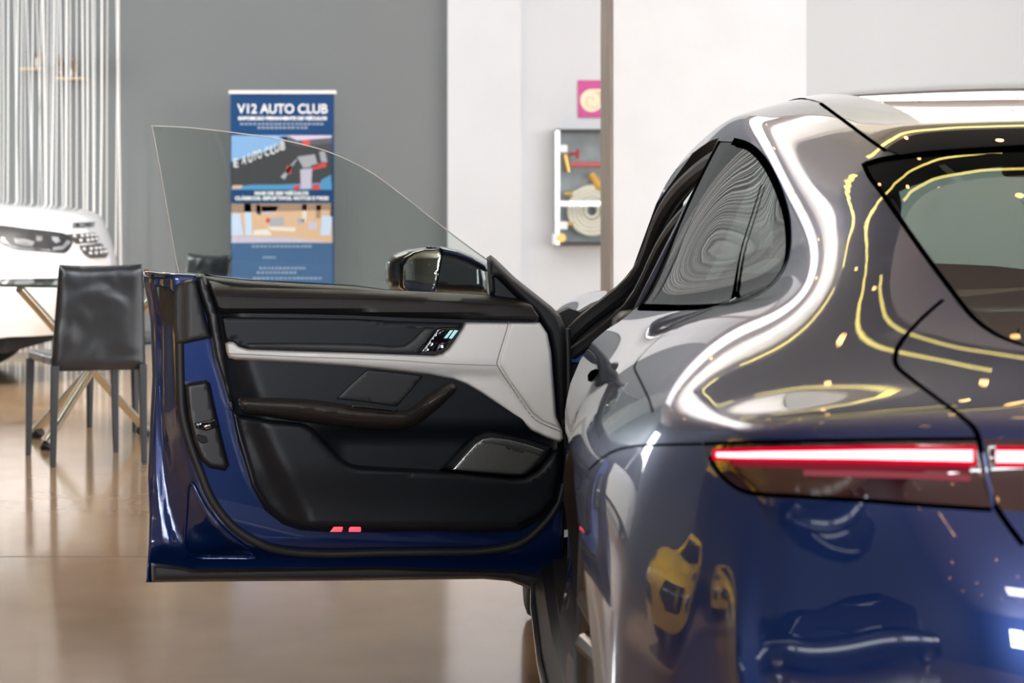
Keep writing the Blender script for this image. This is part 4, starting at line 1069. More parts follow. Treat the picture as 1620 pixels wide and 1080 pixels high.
sbody = SS.mesh('body_shell', 'white_car', suv)
hl = SS.patch('headlight', [(-8, 358), (40, 362), (98, 369), (110, 378), (113, 386), (104, 399), (90, 400), (40, 396), (18, 392), (-8, 378)], 'black_plastic', suv, .008)
SS.patch('lamp_guide', [(4, 376), (18, 389), (45, 393), (76, 395), (80, 399), (40, 396), (17, 392), (2, 382)], 'drl', hl, .013, n=1)
SS.patch('lamp_guide', [(80, 398), (97, 396), (110, 384), (104, 380), (96, 390), (82, 392)], 'drl', hl, .013, n=1)
SS.patch('lamp_projector', [(22, 378), (38, 379), (54, 383), (50, 391), (36, 390), (24, 386)], 'drl', hl, .013, n=1)
SS.patch('lamp_projector', [(56, 374), (66, 374), (66, 382), (57, 382)], 'lens_clear', hl, .013, n=1)
SS.patch('lamp_projector', [(80, 375), (90, 376), (94, 383), (86, 386), (80, 380)], 'drl', hl, .013, n=1)
g1 = SS.patch('grille', [(104, 371), (150, 368), (156, 378), (152, 384), (120, 386), (112, 380)], 'grille_bronze', suv, .008, n=1)
g2 = SS.patch('grille', [(124, 389), (158, 385), (168, 392), (174, 402), (166, 408), (142, 409), (132, 402)], 'grille_bronze', suv, .008, n=1)
M['grille_cell'] = mat('grille_cell_white', (0.75, 0.76, 0.78), rough=0.2)
for gpar, pts in ((g1, [(115, 374), (127, 373.5), (135, 373), (142, 372.5), (148, 372), (125, 381), (136, 380.5), (143, 379.5), (150, 378.5)]), (g2, [(130, 394.5), (141, 394), (149, 393), (155.5, 392.5), (162, 391.5), (140, 401), (149, 400.5), (157, 399.5), (163, 398.5), (168, 397.5)])):
    for (qx, qy) in pts:
        SS.patch('grille_cell', [(qx - 2.6, qy - 2), (qx + 2.2, qy - 2.3), (qx + 2.9, qy + 2), (qx - 2, qy + 2.2)], 'grille_cell', gpar, .014, n=1)
SS.patch('lower_bumper', [(2, 538), (60, 536), (110, 534), (150, 532), (150, 537), (110, 540), (60, 541), (2, 543)], 'gloss_black', suv, .008, n=1)
k0 = SS.world(*SS.inv(111, 360)); k1 = SS.world(*SS.inv(146, 359))
d_ = Vector(k1 - k0); yv = Vector((0, .3, .95)).normalized(); xv = d_.normalized(); zv = xv.cross(yv).normalized(); yv = zv.cross(xv)
Tm = Matrix((( xv.x, yv.x, zv.x, k0[0] + zv.x * .02), (xv.y, yv.y, zv.y, k0[1] + zv.y * .02), (xv.z, yv.z, zv.z, k0[2] + zv.z * .02), (0, 0, 0, 1)))
text_obj('lettering', 'DISCOVERY', .042, Tm, 'gap', sbody, bold=.002, width=d_.length)
def suv_wheel(f, sd, par, Mx, r=.37, w=.25, rimm='rim'):
    T = Mx @ Matrix.Translation((f, sd * .99, r)) @ Matrix.Rotation(R(-90) * sd, 4, 'X')
    b = MB().lathe([(r * .68, -w), (r * .93, -w), (r, -w + .03), (r, -.03), (r * .95, 0), (r * .7, -.005), (r * .68, -.03)], T, 48)
    t = b.build('wheel', 'tire', par, auto=50)
    q = MB().lathe([(r * .7, -.005), (r * .66, -.02), (r * .64, -.1), (r * .2, -.09)], T, 40)
    for k in range(7):
        a = 2 * math.pi * k / 7
        q.tube([T @ Vector((.05 * math.cos(a), .05 * math.sin(a), -.03)), T @ Vector((r * .68 * math.cos(a), r * .68 * math.sin(a), -.015))], [.03, .022], 8)
    q.lathe([(0, -.015), (.06, -.02), (.07, -.07)], T, 30)
    q.build('rim', rimm, t, auto=40)
for f in (1.42, -1.5):
    for sd in (-1, 1): suv_wheel(f, sd, suv, SUVM)
def greenhouse(par, Mx, fs, zb, zt, wb, wt, glassm, roofm):
    f0, f1, f2, f3 = fs
    lo = [(f0, -wb), (f3, -wb), (f3, wb), (f0, wb)]; hi = [(f1, -wt), (f2, -wt), (f2, wt), (f1, wt)]
    v = [tuple(Mx @ Vector((a, b_, zb))) for a, b_ in lo] + [tuple(Mx @ Vector((a, b_, zt))) for a, b_ in hi]
    o = MB().add(v, [(0, 1, 5, 4), (1, 2, 6, 5), (2, 3, 7, 6), (3, 0, 4, 7)]).build('cabin_glass', glassm, par, smooth=False)
    hi2 = [(f1 + .03, -wt - .02), (f2 - .03, -wt - .02), (f2 - .03, wt + .02), (f1 + .03, wt + .02)]
    r_ = MB().add([tuple(Mx @ Vector((a, b_, zt - .03))) for a, b_ in hi2] + [tuple(Mx @ Vector((a * .96, b_ * .9, zt + .05))) for a, b_ in hi2], [(0, 1, 5, 4), (1, 2, 6, 5), (2, 3, 7, 6), (3, 0, 4, 7), (4, 5, 6, 7), (3, 2, 1, 0)])
    for t in (0, .36, .68, 1):
        for sd in (-1, 1):
            a = f0 + (f3 - f0) * t; c = f1 + (f2 - f1) * t
            r_.tube([Mx @ Vector((a, sd * wb, zb)), Mx @ Vector((c, sd * wt, zt))], .03, 6)
    r_.build('roof', roofm, par, smooth=False)
M['car_glass_dark'] = mat('dark_car_glass', (0.01, 0.011, 0.012), rough=0.03, coat=1.0)
greenhouse(suv, SUVM, (.75, .1, -2.1, -2.35), 1.15, 1.83, .9, .72, 'car_glass_dark', 'white_car')
bx = MB().box(-2.3, 2.0, -.88, .88, .2, .5, T=SUVM).build('underbody', 'gap', suv, smooth=False)

# ------------------------------------------------------------------ string curtain
M['string'] = mat('white_curtain_string', (0.93, 0.93, 0.91), rough=0.6)
cur = thing('string_curtain', 'white string curtain hanging in front of the grey wall behind the off-roader', 'curtain', (-3.6, 18.6, 0))
MB().box(-5.2, -2.27, 18.56, 18.64, CEIL - .10, CEIL - .02).build('curtain_rail', 'steel', cur, smooth=False)
strands = [(1, 1, 3), (5, 5, 4), (13, 12, 4.5), (23, 29, 5), (28, 26, 6), (35, 33, 3), (39, 40, 3), (42, 53, 4), (52, 50, 5), (58, 68, 3.4), (65, 60, 3), (68, 72, 7), (75, 74, 4), (81, 80, 3), (86, 80, 6), (91, 88, 3.5), (95, 100, 4), (105, 104, 8), (111, 112, 4), (121, 121, 4), (130, 133, 6), (138, 137, 8), (146, 148, 5), (150, 149, 3), (161, 158, 7), (170, 169, 4), (184, 190, 5), (187, 183, 4), (188, 192, 3)]
for k in range(12): strands.append((-6 - k * 7.5, -6 - k * 7.5 + random.uniform(-6, 6), random.uniform(3, 6)))
for a, b_, w in strands:
    y = 18.6 + random.uniform(-.03, .03)
    xa = (a - VX) / F * y; xb = (b_ - VX) / F * y; wd = w / F * y * .42
    xm = xb + (xb - xa) * .35
    z0 = EYE - (0 - VY) / F * y
    pts = [(xa + (xa - xb) * .9, y, CEIL - .06), (xa, y, z0), ((xa + xb) / 2 + random.uniform(-.006, .006), y, 1.7), (xb, y, .75), (xm, y, .04)]
    MB().tube(pts, wd, 6, flat=.5).build('curtain_strand', 'string', cur)

# ------------------------------------------------------------------ roll-up banner
M['banner_blue'] = mat('banner_blue', (0.002, 0.045, 0.15), rough=0.6, spec=.25)
M['banner_mid'] = mat('banner_mid_blue', (0.045, 0.11, 0.24), rough=0.6, spec=.25)
M['print_white'] = mat('print_white', (0.8, 0.82, 0.85), rough=0.5)
M['print_grey'] = mat('print_grey_blue', (0.25, 0.33, 0.45), rough=0.5)
BY = 19.3
def BX(px): return (px - VX) / F * BY
def BZ(py): return EYE - (py - VY) / F * BY
ban = thing('roll_up_banner', 'blue roll-up banner with white headline and two pictures before the grey wall', 'banner', (BX(447), BY, 0))
x0, x1 = BX(364.5), BX(528.5)
sh = MB().box(x0, x1, BY, BY + .004, .08, BZ(147)).build('banner_sheet', 'banner_blue', ban, smooth=False)
MB().box(BX(362), BX(532), BY - .015, BY + .02, BZ(148.5), BZ(143)).build('top_rail', 'white_paint', ban, smooth=True, bevel=.004)
MB().box(x0 - .03, x1 + .03, BY - .06, BY + .08, 0, .09).build('banner_base', 'steel', ban, bevel=.015)
MB().tube([(BX(446), BY + .05, .08), (BX(446), BY + .05, BZ(146))], .012, 8).build('banner_pole', 'steel', ban)
def bquad(name, pts, m, par=sh, lay=1, tex=None):
    o = MB().add([(BX(a), BY - .0006 * lay, BZ(c)) for a, c in pts], [tuple(range(len(pts)))]).build(name, m, par, smooth=False); return o
def btext(s, xa, xb, yb, h, m='print_white', bold=.0):
    T = Matrix.Translation((BX(xa), BY - .004, BZ(yb))) @ Matrix.Rotation(R(90), 4, 'X')
    return text_obj('lettering', s, h / F * BY / .70, T, m, sh, bold=bold, width=BX(xb) - BX(xa))
bquad('print_panel', [(366, 383), (526, 384), (526, 440), (526, 520), (366, 520)], 'banner_mid')
btext('V12 AUTO CLUB', 376, 519, 179, 14.5, bold=.0022)
btext('EXPOSIÇÃO PERMANENTE DE VEÍCULOS', 377, 517, 189.5, 4.8, bold=.002)
btext('MAIS DE 200 VEÍCULOS', 403, 488, 308, 5.2, bold=.002)
btext('CLÁSSICOS, ESPORTIVOS, MOTOS E BIKES', 372, 520, 316, 5.2, bold=.002)
for xa, xb, y, n in ((380, 513, 196, 20), (407, 488, 202, 12), (398, 494, 389.5, 15), (415, 437, 407, 4), (410, 484, 424, 12), (406, 470, 431, 10), (400, 510, 440, 16)):
    for k in range(n):
        a = xa + (xb - xa) * (k + random.uniform(0, .2)) / n; c = xa + (xb - xa) * (k + .8) / n
        bquad('illegible_print', [(a, y - 1.6), (c, y - 1.6), (c, y + 1.6), (a, y + 1.6)], 'print_grey', lay=4)
def pm(name, c): M[name] = mat(name, c, rough=0.4); return name
cols = {k: pm('print_' + k, c) for k, c in dict(sky=(.22, .42, .75), black=(.012, .013, .018), red=(.55, .03, .03), silver=(.35, .36, .42), cyan=(.05, .25, .5), warm=(.62, .40, .25), cream=(.72, .66, .62), brown=(.30, .19, .12), lilac=(.5, .46, .6), pale=(.5, .62, .82), charcoal=(.05, .05, .07)).items()}
L_ = 1
def bq(pts, c, lay): bquad('picture_patch', pts, cols[c], lay=lay)
bquad('picture', [(366, 214), (525, 214), (525, 300), (366, 300)], cols['black'])
bq([(366, 214), (460, 214), (430, 236), (366, 256)], 'sky', 2)
bq([(440, 216), (525, 216), (525, 226), (470, 232)], 'charcoal', 2)
bq([(453, 214), (525, 214), (524, 218), (470, 222)], 'lilac', 3)
bq([(366, 296), (400, 292), (440, 292), (525, 288), (525, 300), (366, 300)], 'cyan', 2)
bq([(368, 293), (384, 293), (382, 298), (368, 299)], 'warm', 3)
for k, (ch, a, y) in enumerate((('E', 369, 264), ('A', 383, 259), ('U', 392, 256), ('T', 400, 252.5), ('O', 407, 250), ('C', 418, 246), ('L', 427, 243), ('U', 434, 240), ('B', 443, 237))):
    T = Matrix.Translation((BX(a), BY - .004, BZ(y))) @ Matrix.Rotation(R(90), 4, 'X')
    text_obj('lettering', ch, 13 / F * BY / .7, T, 'print_white', sh, bold=.002, width=.034)
for pts, c in (([(478, 222), (491, 222), (489, 230), (480, 231)], 'red'), ([(470, 248), (498, 244), (503, 262), (480, 266)], 'silver'), ([(454, 262), (462, 262), (460, 275), (452, 274)], 'red'),
               ([(492, 262), (516, 256), (516, 264), (494, 269)], 'red'), ([(466, 254), (472, 250), (462, 264), (450, 284), (444, 280)], 'silver'), ([(475, 268), (494, 266), (492, 298), (476, 299)], 'lilac'),
               ([(505, 240), (514, 238), (518, 256), (508, 256)], 'silver'), ([(464, 295), (474, 292), (474, 300), (464, 300)], 'red'), ([(495, 292), (506, 290), (506, 300), (493, 300)], 'red'), ([(508, 285), (524, 276), (524, 298), (508, 298)], 'cyan')):
    bq(pts, c, 4)
bquad('picture', [(366, 322), (525, 321), (526, 384), (366, 384)], cols['warm'])
for pts, c in (([(366, 322), (525, 321), (525, 332), (366, 336)], 'brown'), ([(366, 338), (380, 338), (385, 372), (366, 372)], 'pale'), ([(386, 322), (397, 322), (399, 372), (388, 372)], 'pale'),
               ([(413, 326), (440, 326), (436, 338), (415, 338)], 'lilac'), ([(428, 346), (448, 343), (450, 356), (426, 358)], 'silver'), ([(424, 358), (468, 360), (466, 366), (428, 364)], 'cream'),
               ([(402, 364), (424, 362), (430, 372), (400, 372)], 'cream'), ([(470, 346), (482, 346), (480, 354), (471, 354)], 'silver'), ([(488, 350), (502, 352), (500, 364), (488, 362)], 'lilac'),
               ([(509, 341), (526, 342), (522, 372), (507, 372)], 'pale'), ([(366, 374), (450, 375), (525, 383), (366, 384)], 'lilac'), ([(478, 323), (486, 323), (484, 350), (478, 350)], 'cream'),
               ([(500, 324), (508, 324), (507, 345), (500, 345)], 'brown'), ([(421, 345), (427, 345), (427, 352), (421, 352)], 'red'), ([(405, 324), (412, 324), (413, 340), (406, 338)], 'black'), ([(524, 321), (526, 321), (526, 345), (522, 340)], 'black')):
    bq(pts, c, 3)

# ------------------------------------------------------------------ dining chairs and the glass table
M['chair_leather'] = mat('black_chair_leather', (0.008, 0.014, 0.022), rough=0.34, bump=(5, 0.75, 0.045), coat=.35, coat_rough=.25)
for n_ in M['chair_leather'].node_tree.nodes:
    if n_.type == 'TEX_NOISE': n_.inputs['Detail'].default_value = .6; n_.inputs['Distortion'].default_value = .8
M['chair_leg'] = mat('dark_leather_leg', (0.024, 0.03, 0.038), rough=0.45)
def make_chair(label):
    t = thing('dining_chair', label, 'chair', group='black leather dining chairs')
    W, Dp = .195, .275
    # backrest: curved padded slab, wider at the foot
    v = []; f = []; nx, nz = 14, 16
    for side in (0, 1):
        for j in range(nz + 1):
            tz = j / nz; z = .405 + (.86 - .405) * tz
            hw = .205 - .023 * tz
            for i in range(nx + 1):
                tx = i / nx * 2 - 1
                e = max(0, 1 - abs(tx) ** 8) ** .5 * max(0, 1 - abs(tz * 2 - 1) ** 14) ** .5
                y = -Dp + .01 - .06 * tz + .012 * (1 - tx * tx) * tz
                zz = z + .006 * (tx * tx - 1) * tz
                v.append((tx * hw, y + (-1 if side else 1) * (.004 + .014 * e), zz))
    n1 = (nx + 1) * (nz + 1)
    for j in range(nz):
        for i in range(nx):
            a = j * (nx + 1) + i; q = (a, a + 1, a + nx + 2, a + nx + 1)
            f.append(q); f.append(tuple(n1 + k for k in q[::-1]))
    bd = [i for i in range(nx + 1)] + [j * (nx + 1) + nx for j in range(1, nz + 1)] + [nz * (nx + 1) + i for i in range(nx - 1, -1, -1)] + [j * (nx + 1) for j in range(nz - 1, 0, -1)]
    for k in range(len(bd)):
        a, b_ = bd[k], bd[(k + 1) % len(bd)]; f.append((a, b_, n1 + b_, n1 + a))
    MB().add(v, f).build('backrest', 'chair_leather', t, auto=80)
    MB().box(-.20, .20, -Dp + .02, Dp, .425, .47).build('seat', 'chair_leather', t, bevel=.015)
    for sx in (-1, 1):
        for sy in (-1, 1):
            top = .43 if sy < 0 else .43
            x = sx * .19; y = sy * Dp - (0 if sy > 0 else -.0)
            w0, w1 = .017, .0115
            q = [(x - w0, y - w0, top), (x + w0, y - w0, top), (x + w0, y + w0, top), (x - w0, y + w0, top)]
            ox = sx * .008; b0 = [(x + ox - w1, y - w1, 0), (x + ox + w1, y - w1, 0), (x + ox + w1, y + w1, 0), (x + ox - w1, y + w1, 0)]
            MB().add(b0 + q, [(3, 2, 1, 0), (4, 5, 6, 7), (0, 1, 5, 4), (1, 2, 6, 5), (2, 3, 7, 6), (3, 0, 4, 7)]).build('leg', 'chair_leg', t, smooth=False, bevel=.003)
    return t
ch0 = make_chair('black leather dining chair showing its back, nearest to the open car door')
ch0.location = (-1.585, 11.34, 0); ch0.rotation_euler = (0, 0, R(20))
dup(ch0, (-1.45, 12.97, 0), R(132), 'black leather dining chair behind the glass table, only its back top and legs visible', 'black leather dining chairs')
M['table_glass'] = glass('table_glass', (0.80, 0.9, 0.87), 1.5)
M['glass_rim'] = mat('green_glass_rim', (0.05, 0.11, 0.10), rough=0.1, coat=1.0)
M['brass_chrome'] = mat('chrome_leg', (0.72, 0.67, 0.60), rough=0.1, metal=1.0)
tb = thing('glass_table', 'round glass table on crossed chrome tube legs', 'table', (-1.65, 12.1, 0))
MB().lathe([(0, .742), (.52, .742), (.52, .754), (0, .754)], Matrix.Translation((-1.65, 12.1, 0)), 72).build('tabletop', 'table_glass', tb, auto=30)
MB().lathe([(.520, .741), (.524, .744), (.524, .752), (.520, .755)], Matrix.Translation((-1.65, 12.1, 0)), 72).build('glass_rim', 'glass_rim', tb, auto=30)
for (fx, fy), (tx, ty) in (((-1.445, 12.43), (-1.93, 11.69)), ((-1.823, 11.75), (-1.458, 12.53)), ((-1.964, 12.33), (-1.30, 11.84))):
    lg = MB().tube([(fx, fy, .03), (tx, ty, .735)], .021, 16).build('leg', 'brass_chrome', tb, auto=60)
    d3 = Vector((tx - fx, ty - fy, .70)).normalized()
    MB().tube([(fx, fy, .004), tuple(Vector((fx, fy, .004)) + d3 * .05)], .026, 14).build('foot_cap', 'rubber', lg, auto=60)

# ------------------------------------------------------------------ hose cabinet and sign on the far wall
WY = 20.0
def WP(px, py, y=WY): return UP(px, py, y)
def wbox(mb, xa, xb, ya, yb, d0, d1):
    a = UP(xa, ya, WY); c = UP(xb, yb, WY); return mb.box(a[0], c[0], WY - d1, WY - d0, c[2], a[2])
M['cab_grey'] = mat('cabinet_back_grey', (0.38, 0.42, 0.45), rough=0.6, noise=(8, (0.28, 0.31, 0.34)))
M['brass'] = mat('brass', (0.55, 0.36, 0.12), rough=0.3, metal=0.9)
M['red_paint'] = mat('red_valve_paint', (0.45, 0.02, 0.03), rough=0.4)
M['red_pipe'] = mat('red_pipe_paint', (0.62, 0.11, 0.12), rough=0.4)
M['yellow_nozzle'] = mat('yellow_nozzle', (0.75, 0.40, 0.03), rough=0.4)
M['hose'] = mat('cream_canvas_hose', (0.85, 0.80, 0.70), rough=0.8)
M['alu'] = mat('bright_aluminium', (0.82, 0.83, 0.84), rough=0.25, metal=0.7)
M['cab_glass'] = glass('cabinet_pane', (0.95, 0.97, 0.97), 1.35)
cab = thing('fire_hose_cabinet', 'glass-fronted fire hose cabinet on the white wall half behind the column', 'cabinet', UP(940, 385, WY - .05))
wbox(MB(), 878, 1000, 207, 387, .01, .03).build('cabinet_back', 'cab_grey', cab, smooth=False)
b = MB(); wbox(b, 876, 1002, 205, 210, .03, .17); wbox(b, 876, 1002, 382, 387, .03, .17); wbox(b, 998, 1002, 205, 387, .03, .17)
b.build('cabinet_frame', 'grey_plastic', cab, smooth=False)
b = MB(); wbox(b, 877, 884, 207, 387, .03, .18); b.build('frame_stile', 'alu', cab, smooth=False)
b = MB(); wbox(b, 882, 998, 318, 326, .16, .175); b.build('frame_rail', 'alu', cab, smooth=False)
for ya, yb in ((230, 241), (350, 362)):
    b = MB(); wbox(b, 882, 896, ya, yb, .16, .185); b.build('hinge_block', 'print_white', cab, smooth=False)
b = MB(); wbox(b, 873, 879, 369, 386, .03, .19); b.build('frame_corner', 'print_white', cab, smooth=False)
hz = WY - .10
b = MB(); b.tube([UP(893, 245, hz), UP(897, 262, hz), UP(899, 272, hz)], .03, 12).tube([UP(889, 248, hz), UP(905, 243, hz)], .015, 8)
b.build('valve', 'brass', cab)
b = MB(); b.tube([UP(900, 243, hz - .02), UP(913, 243, hz - .02)], .012, 8).tube([UP(914, 236, hz - .02), UP(914, 251, hz - .02)], .016, 10); b.build('valve_wheel', 'red_paint', cab)
MB().tube([UP(902, 260, hz), UP(1000, 261, hz)], .022, 12).build('pipe', 'red_pipe', cab)
MB().tube([UP(935, 275, hz), UP(948, 294, hz), UP(956, 304, hz)], [.03, .035, .02], 12).build('nozzle', 'yellow_nozzle', cab)
for (cx_, cy_, r_) in ((900, 307, .025), (901, 355, .025)):
    MB().tube([UP(cx_ - 7, cy_, hz), UP(cx_ + 6, cy_, hz)], r_, 10).build('coupling', 'brass', cab)
MB().lathe([(0, 0), (.035, 0), (.035, .03), (0, .03)], Matrix.Translation(UP(888, 376, WY - .16)) @ Matrix.Rotation(R(90), 4, 'X'), 20).build('lock_knob', 'brass', cab)
b = MB()
for k, r_ in enumerate((.175, .145, .115, .085, .05)):
    c = UP(936, 333, hz); b.tube([(c[0] + r_ * math.cos(a), c[1], c[2] + r_ * 1.05 * math.sin(a)) for a in np.linspace(0, 2 * math.pi, 29)], .0155, 8, caps=False)
b.tube([UP(905, 307, hz), UP(920, 300, hz), UP(940, 296, hz)], .017, 8).tube([UP(905, 355, hz), UP(915, 362, hz), UP(925, 366, hz)], .017, 8)
b.build('hose_coil', 'hose', cab)
b = MB(); wbox(b, 884, 998, 210, 382, .155, .16); b.build('cabinet_glass', 'cab_glass', cab, smooth=False)
M['magenta'] = mat('magenta_sign', (0.50, 0.05, 0.24), rough=0.4)
M['sign_cream'] = mat('sign_cream', (0.82, 0.74, 0.55), rough=0.5)
sg_ = thing('fire_hose_sign', 'square magenta sign with a cream coiled hose symbol above the hose cabinet', 'sign', UP(943, 186, WY - .01))
wbox(MB(), 914, 972, 127, 186, .0, .012).build('sign_plate', 'magenta', sg_, smooth=False)
c = UP(936, 159, WY - .014); pts = []
MB().lathe([(0, .0), (.088, .0), (.088, .003), (0, .003)], Matrix.Translation((c[0], c[1] + .001, c[2])) @ Matrix.Rotation(R(90), 4, 'X'), 40).build('hose_symbol', 'sign_cream', sg_)
sp = [(c[0] + r_ * math.cos(a), c[1] - .004, c[2] + r_ * math.sin(a)) for a, r_ in ((k * .3, .012 + .0028 * k * .95) for k in range(26))]
M['sign_line'] = mat('sign_line', (0.62, 0.42, 0.30), rough=0.5)
MB().tube(sp, .003, 6).build('hose_symbol_line', 'sign_line', sg_)
b = MB(); a0 = UP(936, 141, WY - .015); b.box(a0[0], a0[0] + .12, WY - .018, WY - .013, a0[2] - .02, a0[2]); b.build('hose_symbol_tail', 'sign_cream', sg_, smooth=False)

# ------------------------------------------------------------------ little shelves with bottles behind the curtain
M['shelf_wood'] = mat('pale_wood_shelf', (0.42, 0.33, 0.23), rough=0.6)
M['bottle_brown'] = mat('brown_bottle_glass', (0.10, 0.055, 0.03), rough=0.15, coat=1.0)
for (xa, xb, yy), bots, lb in (((36, 68, 108), [(59, 38)], 'small wooden wall shelf behind the curtain strands, the higher one'), ((92, 136, 123), [(92, 42), (114, 32)], 'small wooden wall shelf behind the curtain strands, the lower one')):
    a = UP(xa, yy, 19.95); c = UP(xb, yy + 4, 19.95)
    o = MB().box(a[0], c[0], 19.80, 20.0, c[2], a[2]).build('wall_shelf', 'shelf_wood', None, smooth=False); tag(o, lb, 'shelf', 'small wall shelves')
    for j, (bxp, h) in enumerate(bots):
        q = UP(bxp + 3, yy, 19.88); hh = h / F * 19.9
        o = MB().lathe([(0, 0), (.032, 0), (.034, .01), (.034, hh * .55), (.012, hh * .75), (.012, hh), (0, hh)], Matrix.Translation(q), 20).build('bottle', 'bottle_brown', None)
        tag(o, ['brown bottle alone on the higher wall shelf', 'brown bottle on the left end of the lower wall shelf', 'brown bottle in the middle of the lower wall shelf'][j + (0 if yy == 108 else 1)], 'bottle', 'bottles on the wall shelves')

# ------------------------------------------------------------------ the hall around the camera, seen in the paint and glass
M['bulb'] = mat('lit_warm_bulb', (1, .8, .5), emit=(1.0, 0.52, 0.17), estr=9.0)
M['rope'] = mat('lit_yellow_rope', (1, .9, .3), emit=(1.0, 0.80, 0.18), estr=2.5)
M['cord'] = mat('black_cord', (0.01, 0.01, 0.01), rough=0.6)
bl0 = thing('pendant_bulb', 'small warm bulb hanging on a cord from the ceiling', 'lamp', (0, 0, 0), group='warm pendant bulbs along the ceiling')
MB().lathe([(0, 0), (.026, .01), (.038, .04), (.030, .07), (.014, .095), (0, .10)], None, 14).build('bulb', 'bulb', bl0)
MB().tube([(0, 0, .075), (0, 0, .25)], .008, 6).build('cord', 'cord', bl0)
spots = []
for i in range(400):
    x, y = random.uniform(-6, 4.5), random.uniform(-6.5, 15.5)
    if any((x - a) ** 2 + (y - c) ** 2 < 1.5 for a, c in spots): continue
    spots.append((x, y))
    if len(spots) >= 70: break
for i in range(600):
    x, y = random.uniform(-4, 4), random.uniform(7, 15.8)
    if any((x - a) ** 2 + (y - c) ** 2 < .55 for a, c in spots): continue
    spots.append((x, y))
    if len(spots) >= 115: break
for i, (x, y) in enumerate(spots):
    void = OX0 < x < OX1 and OY0 < y < OY1
    if i == 0: bl0.location = (x, y, CEIL - .25)
    else: dup(bl0, (x, y, CEIL - .25 + (.5 if void else 0)), 0, 'small warm bulb hanging on a cord from the ceiling', 'warm pendant bulbs along the ceiling')
if OX0 < spots[0][0] < OX1 and OY0 < spots[0][1] < OY1: bl0.location.z += 2.0
for pts, lb in (([(-.15, 11.5), (-.5, 11.42), (-.75, 11.2), (-.72, 10.6), (-.3, 10.1), (.5, 9.95), (1.9, 10.02)], 'yellow light rope curling round the corner of the ceiling opening'),
                ([(.3, 11.72), (2.0, 11.72), (5.5, 11.72)], 'long straight yellow light rope along the far edge of the ceiling opening'),
                ([(.2, 9.3), (1.5, 9.25), (3.5, 9.3)], 'short straight yellow light rope along the near edge of the ceiling opening')):
    o = MB().tube([(a, c, 4.66 + .012 * math.sin(k * 2.1)) for k, (a, c) in enumerate(smooth_line(pts, 8))], .028, 8).build('light_rope', 'rope', None, auto=60)
    tag(o, lb, 'light rope', 'yellow light ropes')
def place(x, y, deg): return Matrix.Translation((x, y, 0)) @ Matrix.Rotation(R(deg), 4, 'Z')
# yellow sports car, nose towards the blue car
M['yellow_paint'] = mat('yellow_paint', (0.85, 0.50, 0.01), rough=0.25, coat=1.0)
YM = place(-4.75, 5.5, -12)
YN = [
 [(2.1, 0, .2), (2.08, -.45, .2), (2.0, -.7, .2), (1.9, -.85, .2), (1.8, -.92, .2), (1.7, -.94, .2)],
 [(2.22, 0, .45), (2.2, -.45, .45), (2.1, -.72, .46), (1.96, -.88, .46), (1.82, -.95, .42), (1.65, -.96, .2)],
 [(2.15, 0, .62), (2.13, -.42, .63), (2.0, -.7, .66), (1.85, -.86, .64), (1.7, -.95, .5), (1.55, -.96, .2)],
 [(1.8, 0, .72), (1.78, -.40, .73), (1.7, -.68, .78), (1.6, -.86, .74), (1.5, -.95, .52), (1.4, -.96, .2)],
 srow(1.2, (0, .82), (-.4, .83), (-.68, .88), (-.88, .83), (-.96, .55), (-.95, .2)),
 srow(.6, (0, .92), (-.45, .92), (-.7, .91), (-.88, .84), (-.94, .55), (-.93, .2)),
 srow(-.6, (0, .95), (-.45, .95), (-.72, .93), (-.9, .85), (-.95, .55), (-.93, .2)),
 srow(-1.5, (0, .97), (-.45, .97), (-.72, .96), (-.93, .88), (-.99, .58), (-.95, .2)),
 srow(-2.1, (0, .9), (-.45, .9), (-.7, .88), (-.86, .8), (-.92, .5), (-.9, .2)),
 [(-2.2, 0, .25), (-2.2, -.4, .25), (-2.2, -.65, .25), (-2.18, -.8, .25), (-2.16, -.85, .25), (-2.1, -.88, .2)]]
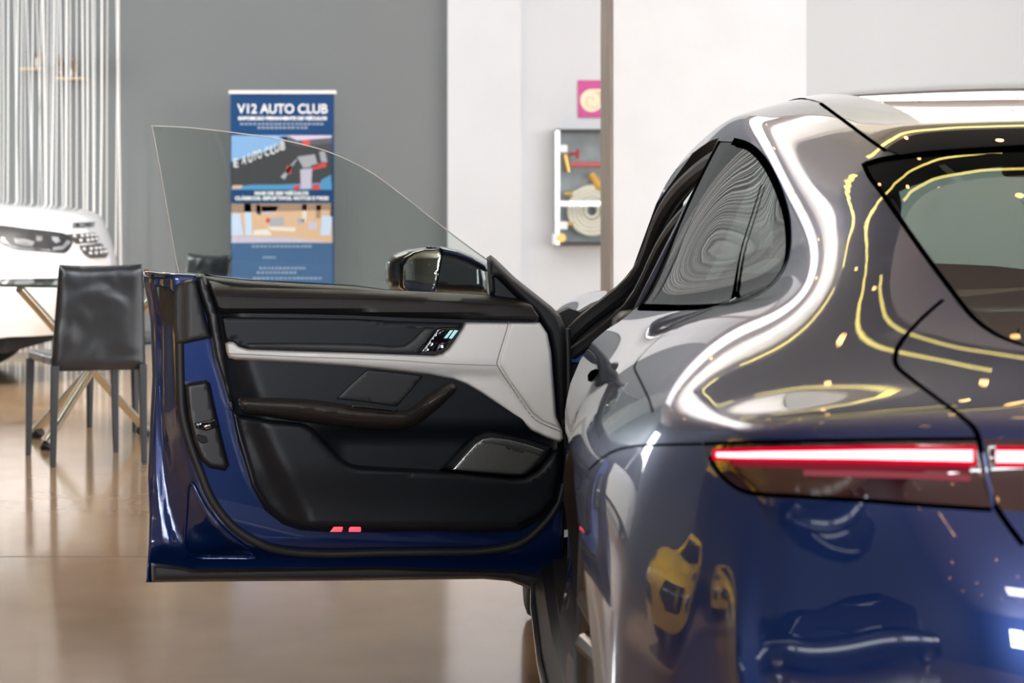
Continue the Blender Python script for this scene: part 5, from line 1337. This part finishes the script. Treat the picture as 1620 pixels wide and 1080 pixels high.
yc = thing('sports_car', 'yellow sports car with black grille reflected in the rear bumper', 'car', tuple(YM.translation))
Y = Surf(YN, YM); Y.mesh('body_shell', 'yellow_paint', yc, n=(60, 26))
greenhouse(yc, YM, (.9, .1, -.9, -1.9), .88, 1.24, .8, .55, 'car_glass_dark', 'yellow_paint')
Y.patch('grille', None, 'gloss_black', yc, .01, uv=[(.65, 0.02), (.65, .9), (1.05, 1.25), (1.7, 1.0), (1.8, .02)], sides=(1, -1))
Y.patch('headlight', None, 'lens_clear', yc, .01, uv=[(1.9, 2.0), (2.0, 2.9), (2.6, 2.9), (2.5, 2.1)], sides=(1,))
Y.patch('headlight', None, 'lens_clear', yc, .01, uv=[(1.9, 2.0), (2.0, 2.9), (2.6, 2.9), (2.5, 2.1)], sides=(-1,))
Y.patch('air_intake', None, 'gloss_black', yc, .01, uv=[(.5, 1.9), (.5, 2.9), (1.2, 2.9), (1.0, 1.9)], sides=(1,))
Y.patch('air_intake', None, 'gloss_black', yc, .01, uv=[(.5, 1.9), (.5, 2.9), (1.2, 2.9), (1.0, 1.9)], sides=(-1,))
for f in (1.3, -1.35):
    for sd in (-1, 1): suv_wheel(f, sd, yc, YM @ Matrix.Diagonal((1, .96, 1, 1)), r=.34)
# dark pickup side-on along the left wall
M['black_paint'] = mat('black_paint', (0.006, 0.007, 0.01), rough=0.2, coat=1.0)
PM = place(-6.2, -.6, 82)
pk = thing('pickup', 'black pickup standing along the left wall behind the camera', 'car', tuple(PM.translation))
def boxy(net, k): return [[(f * k, a, z) for f, a, z in r] for r in net]
Surf(boxy(SN_, 1.08), PM).mesh('body_shell', 'black_paint', pk, n=(50, 22))
greenhouse(pk, PM, (.85, .2, -1.0, -1.2), 1.15, 1.80, .9, .72, 'car_glass_dark', 'black_paint')
for f in (1.55, -1.6):
    for sd in (-1, 1): suv_wheel(f, sd, pk, PM, rimm='chrome')
MB().box(-2.4, 2.1, -.85, .85, .2, .5, T=PM).build('underbody', 'gap', pk, smooth=False)
WM = place(-4.9, 10.3, -35)
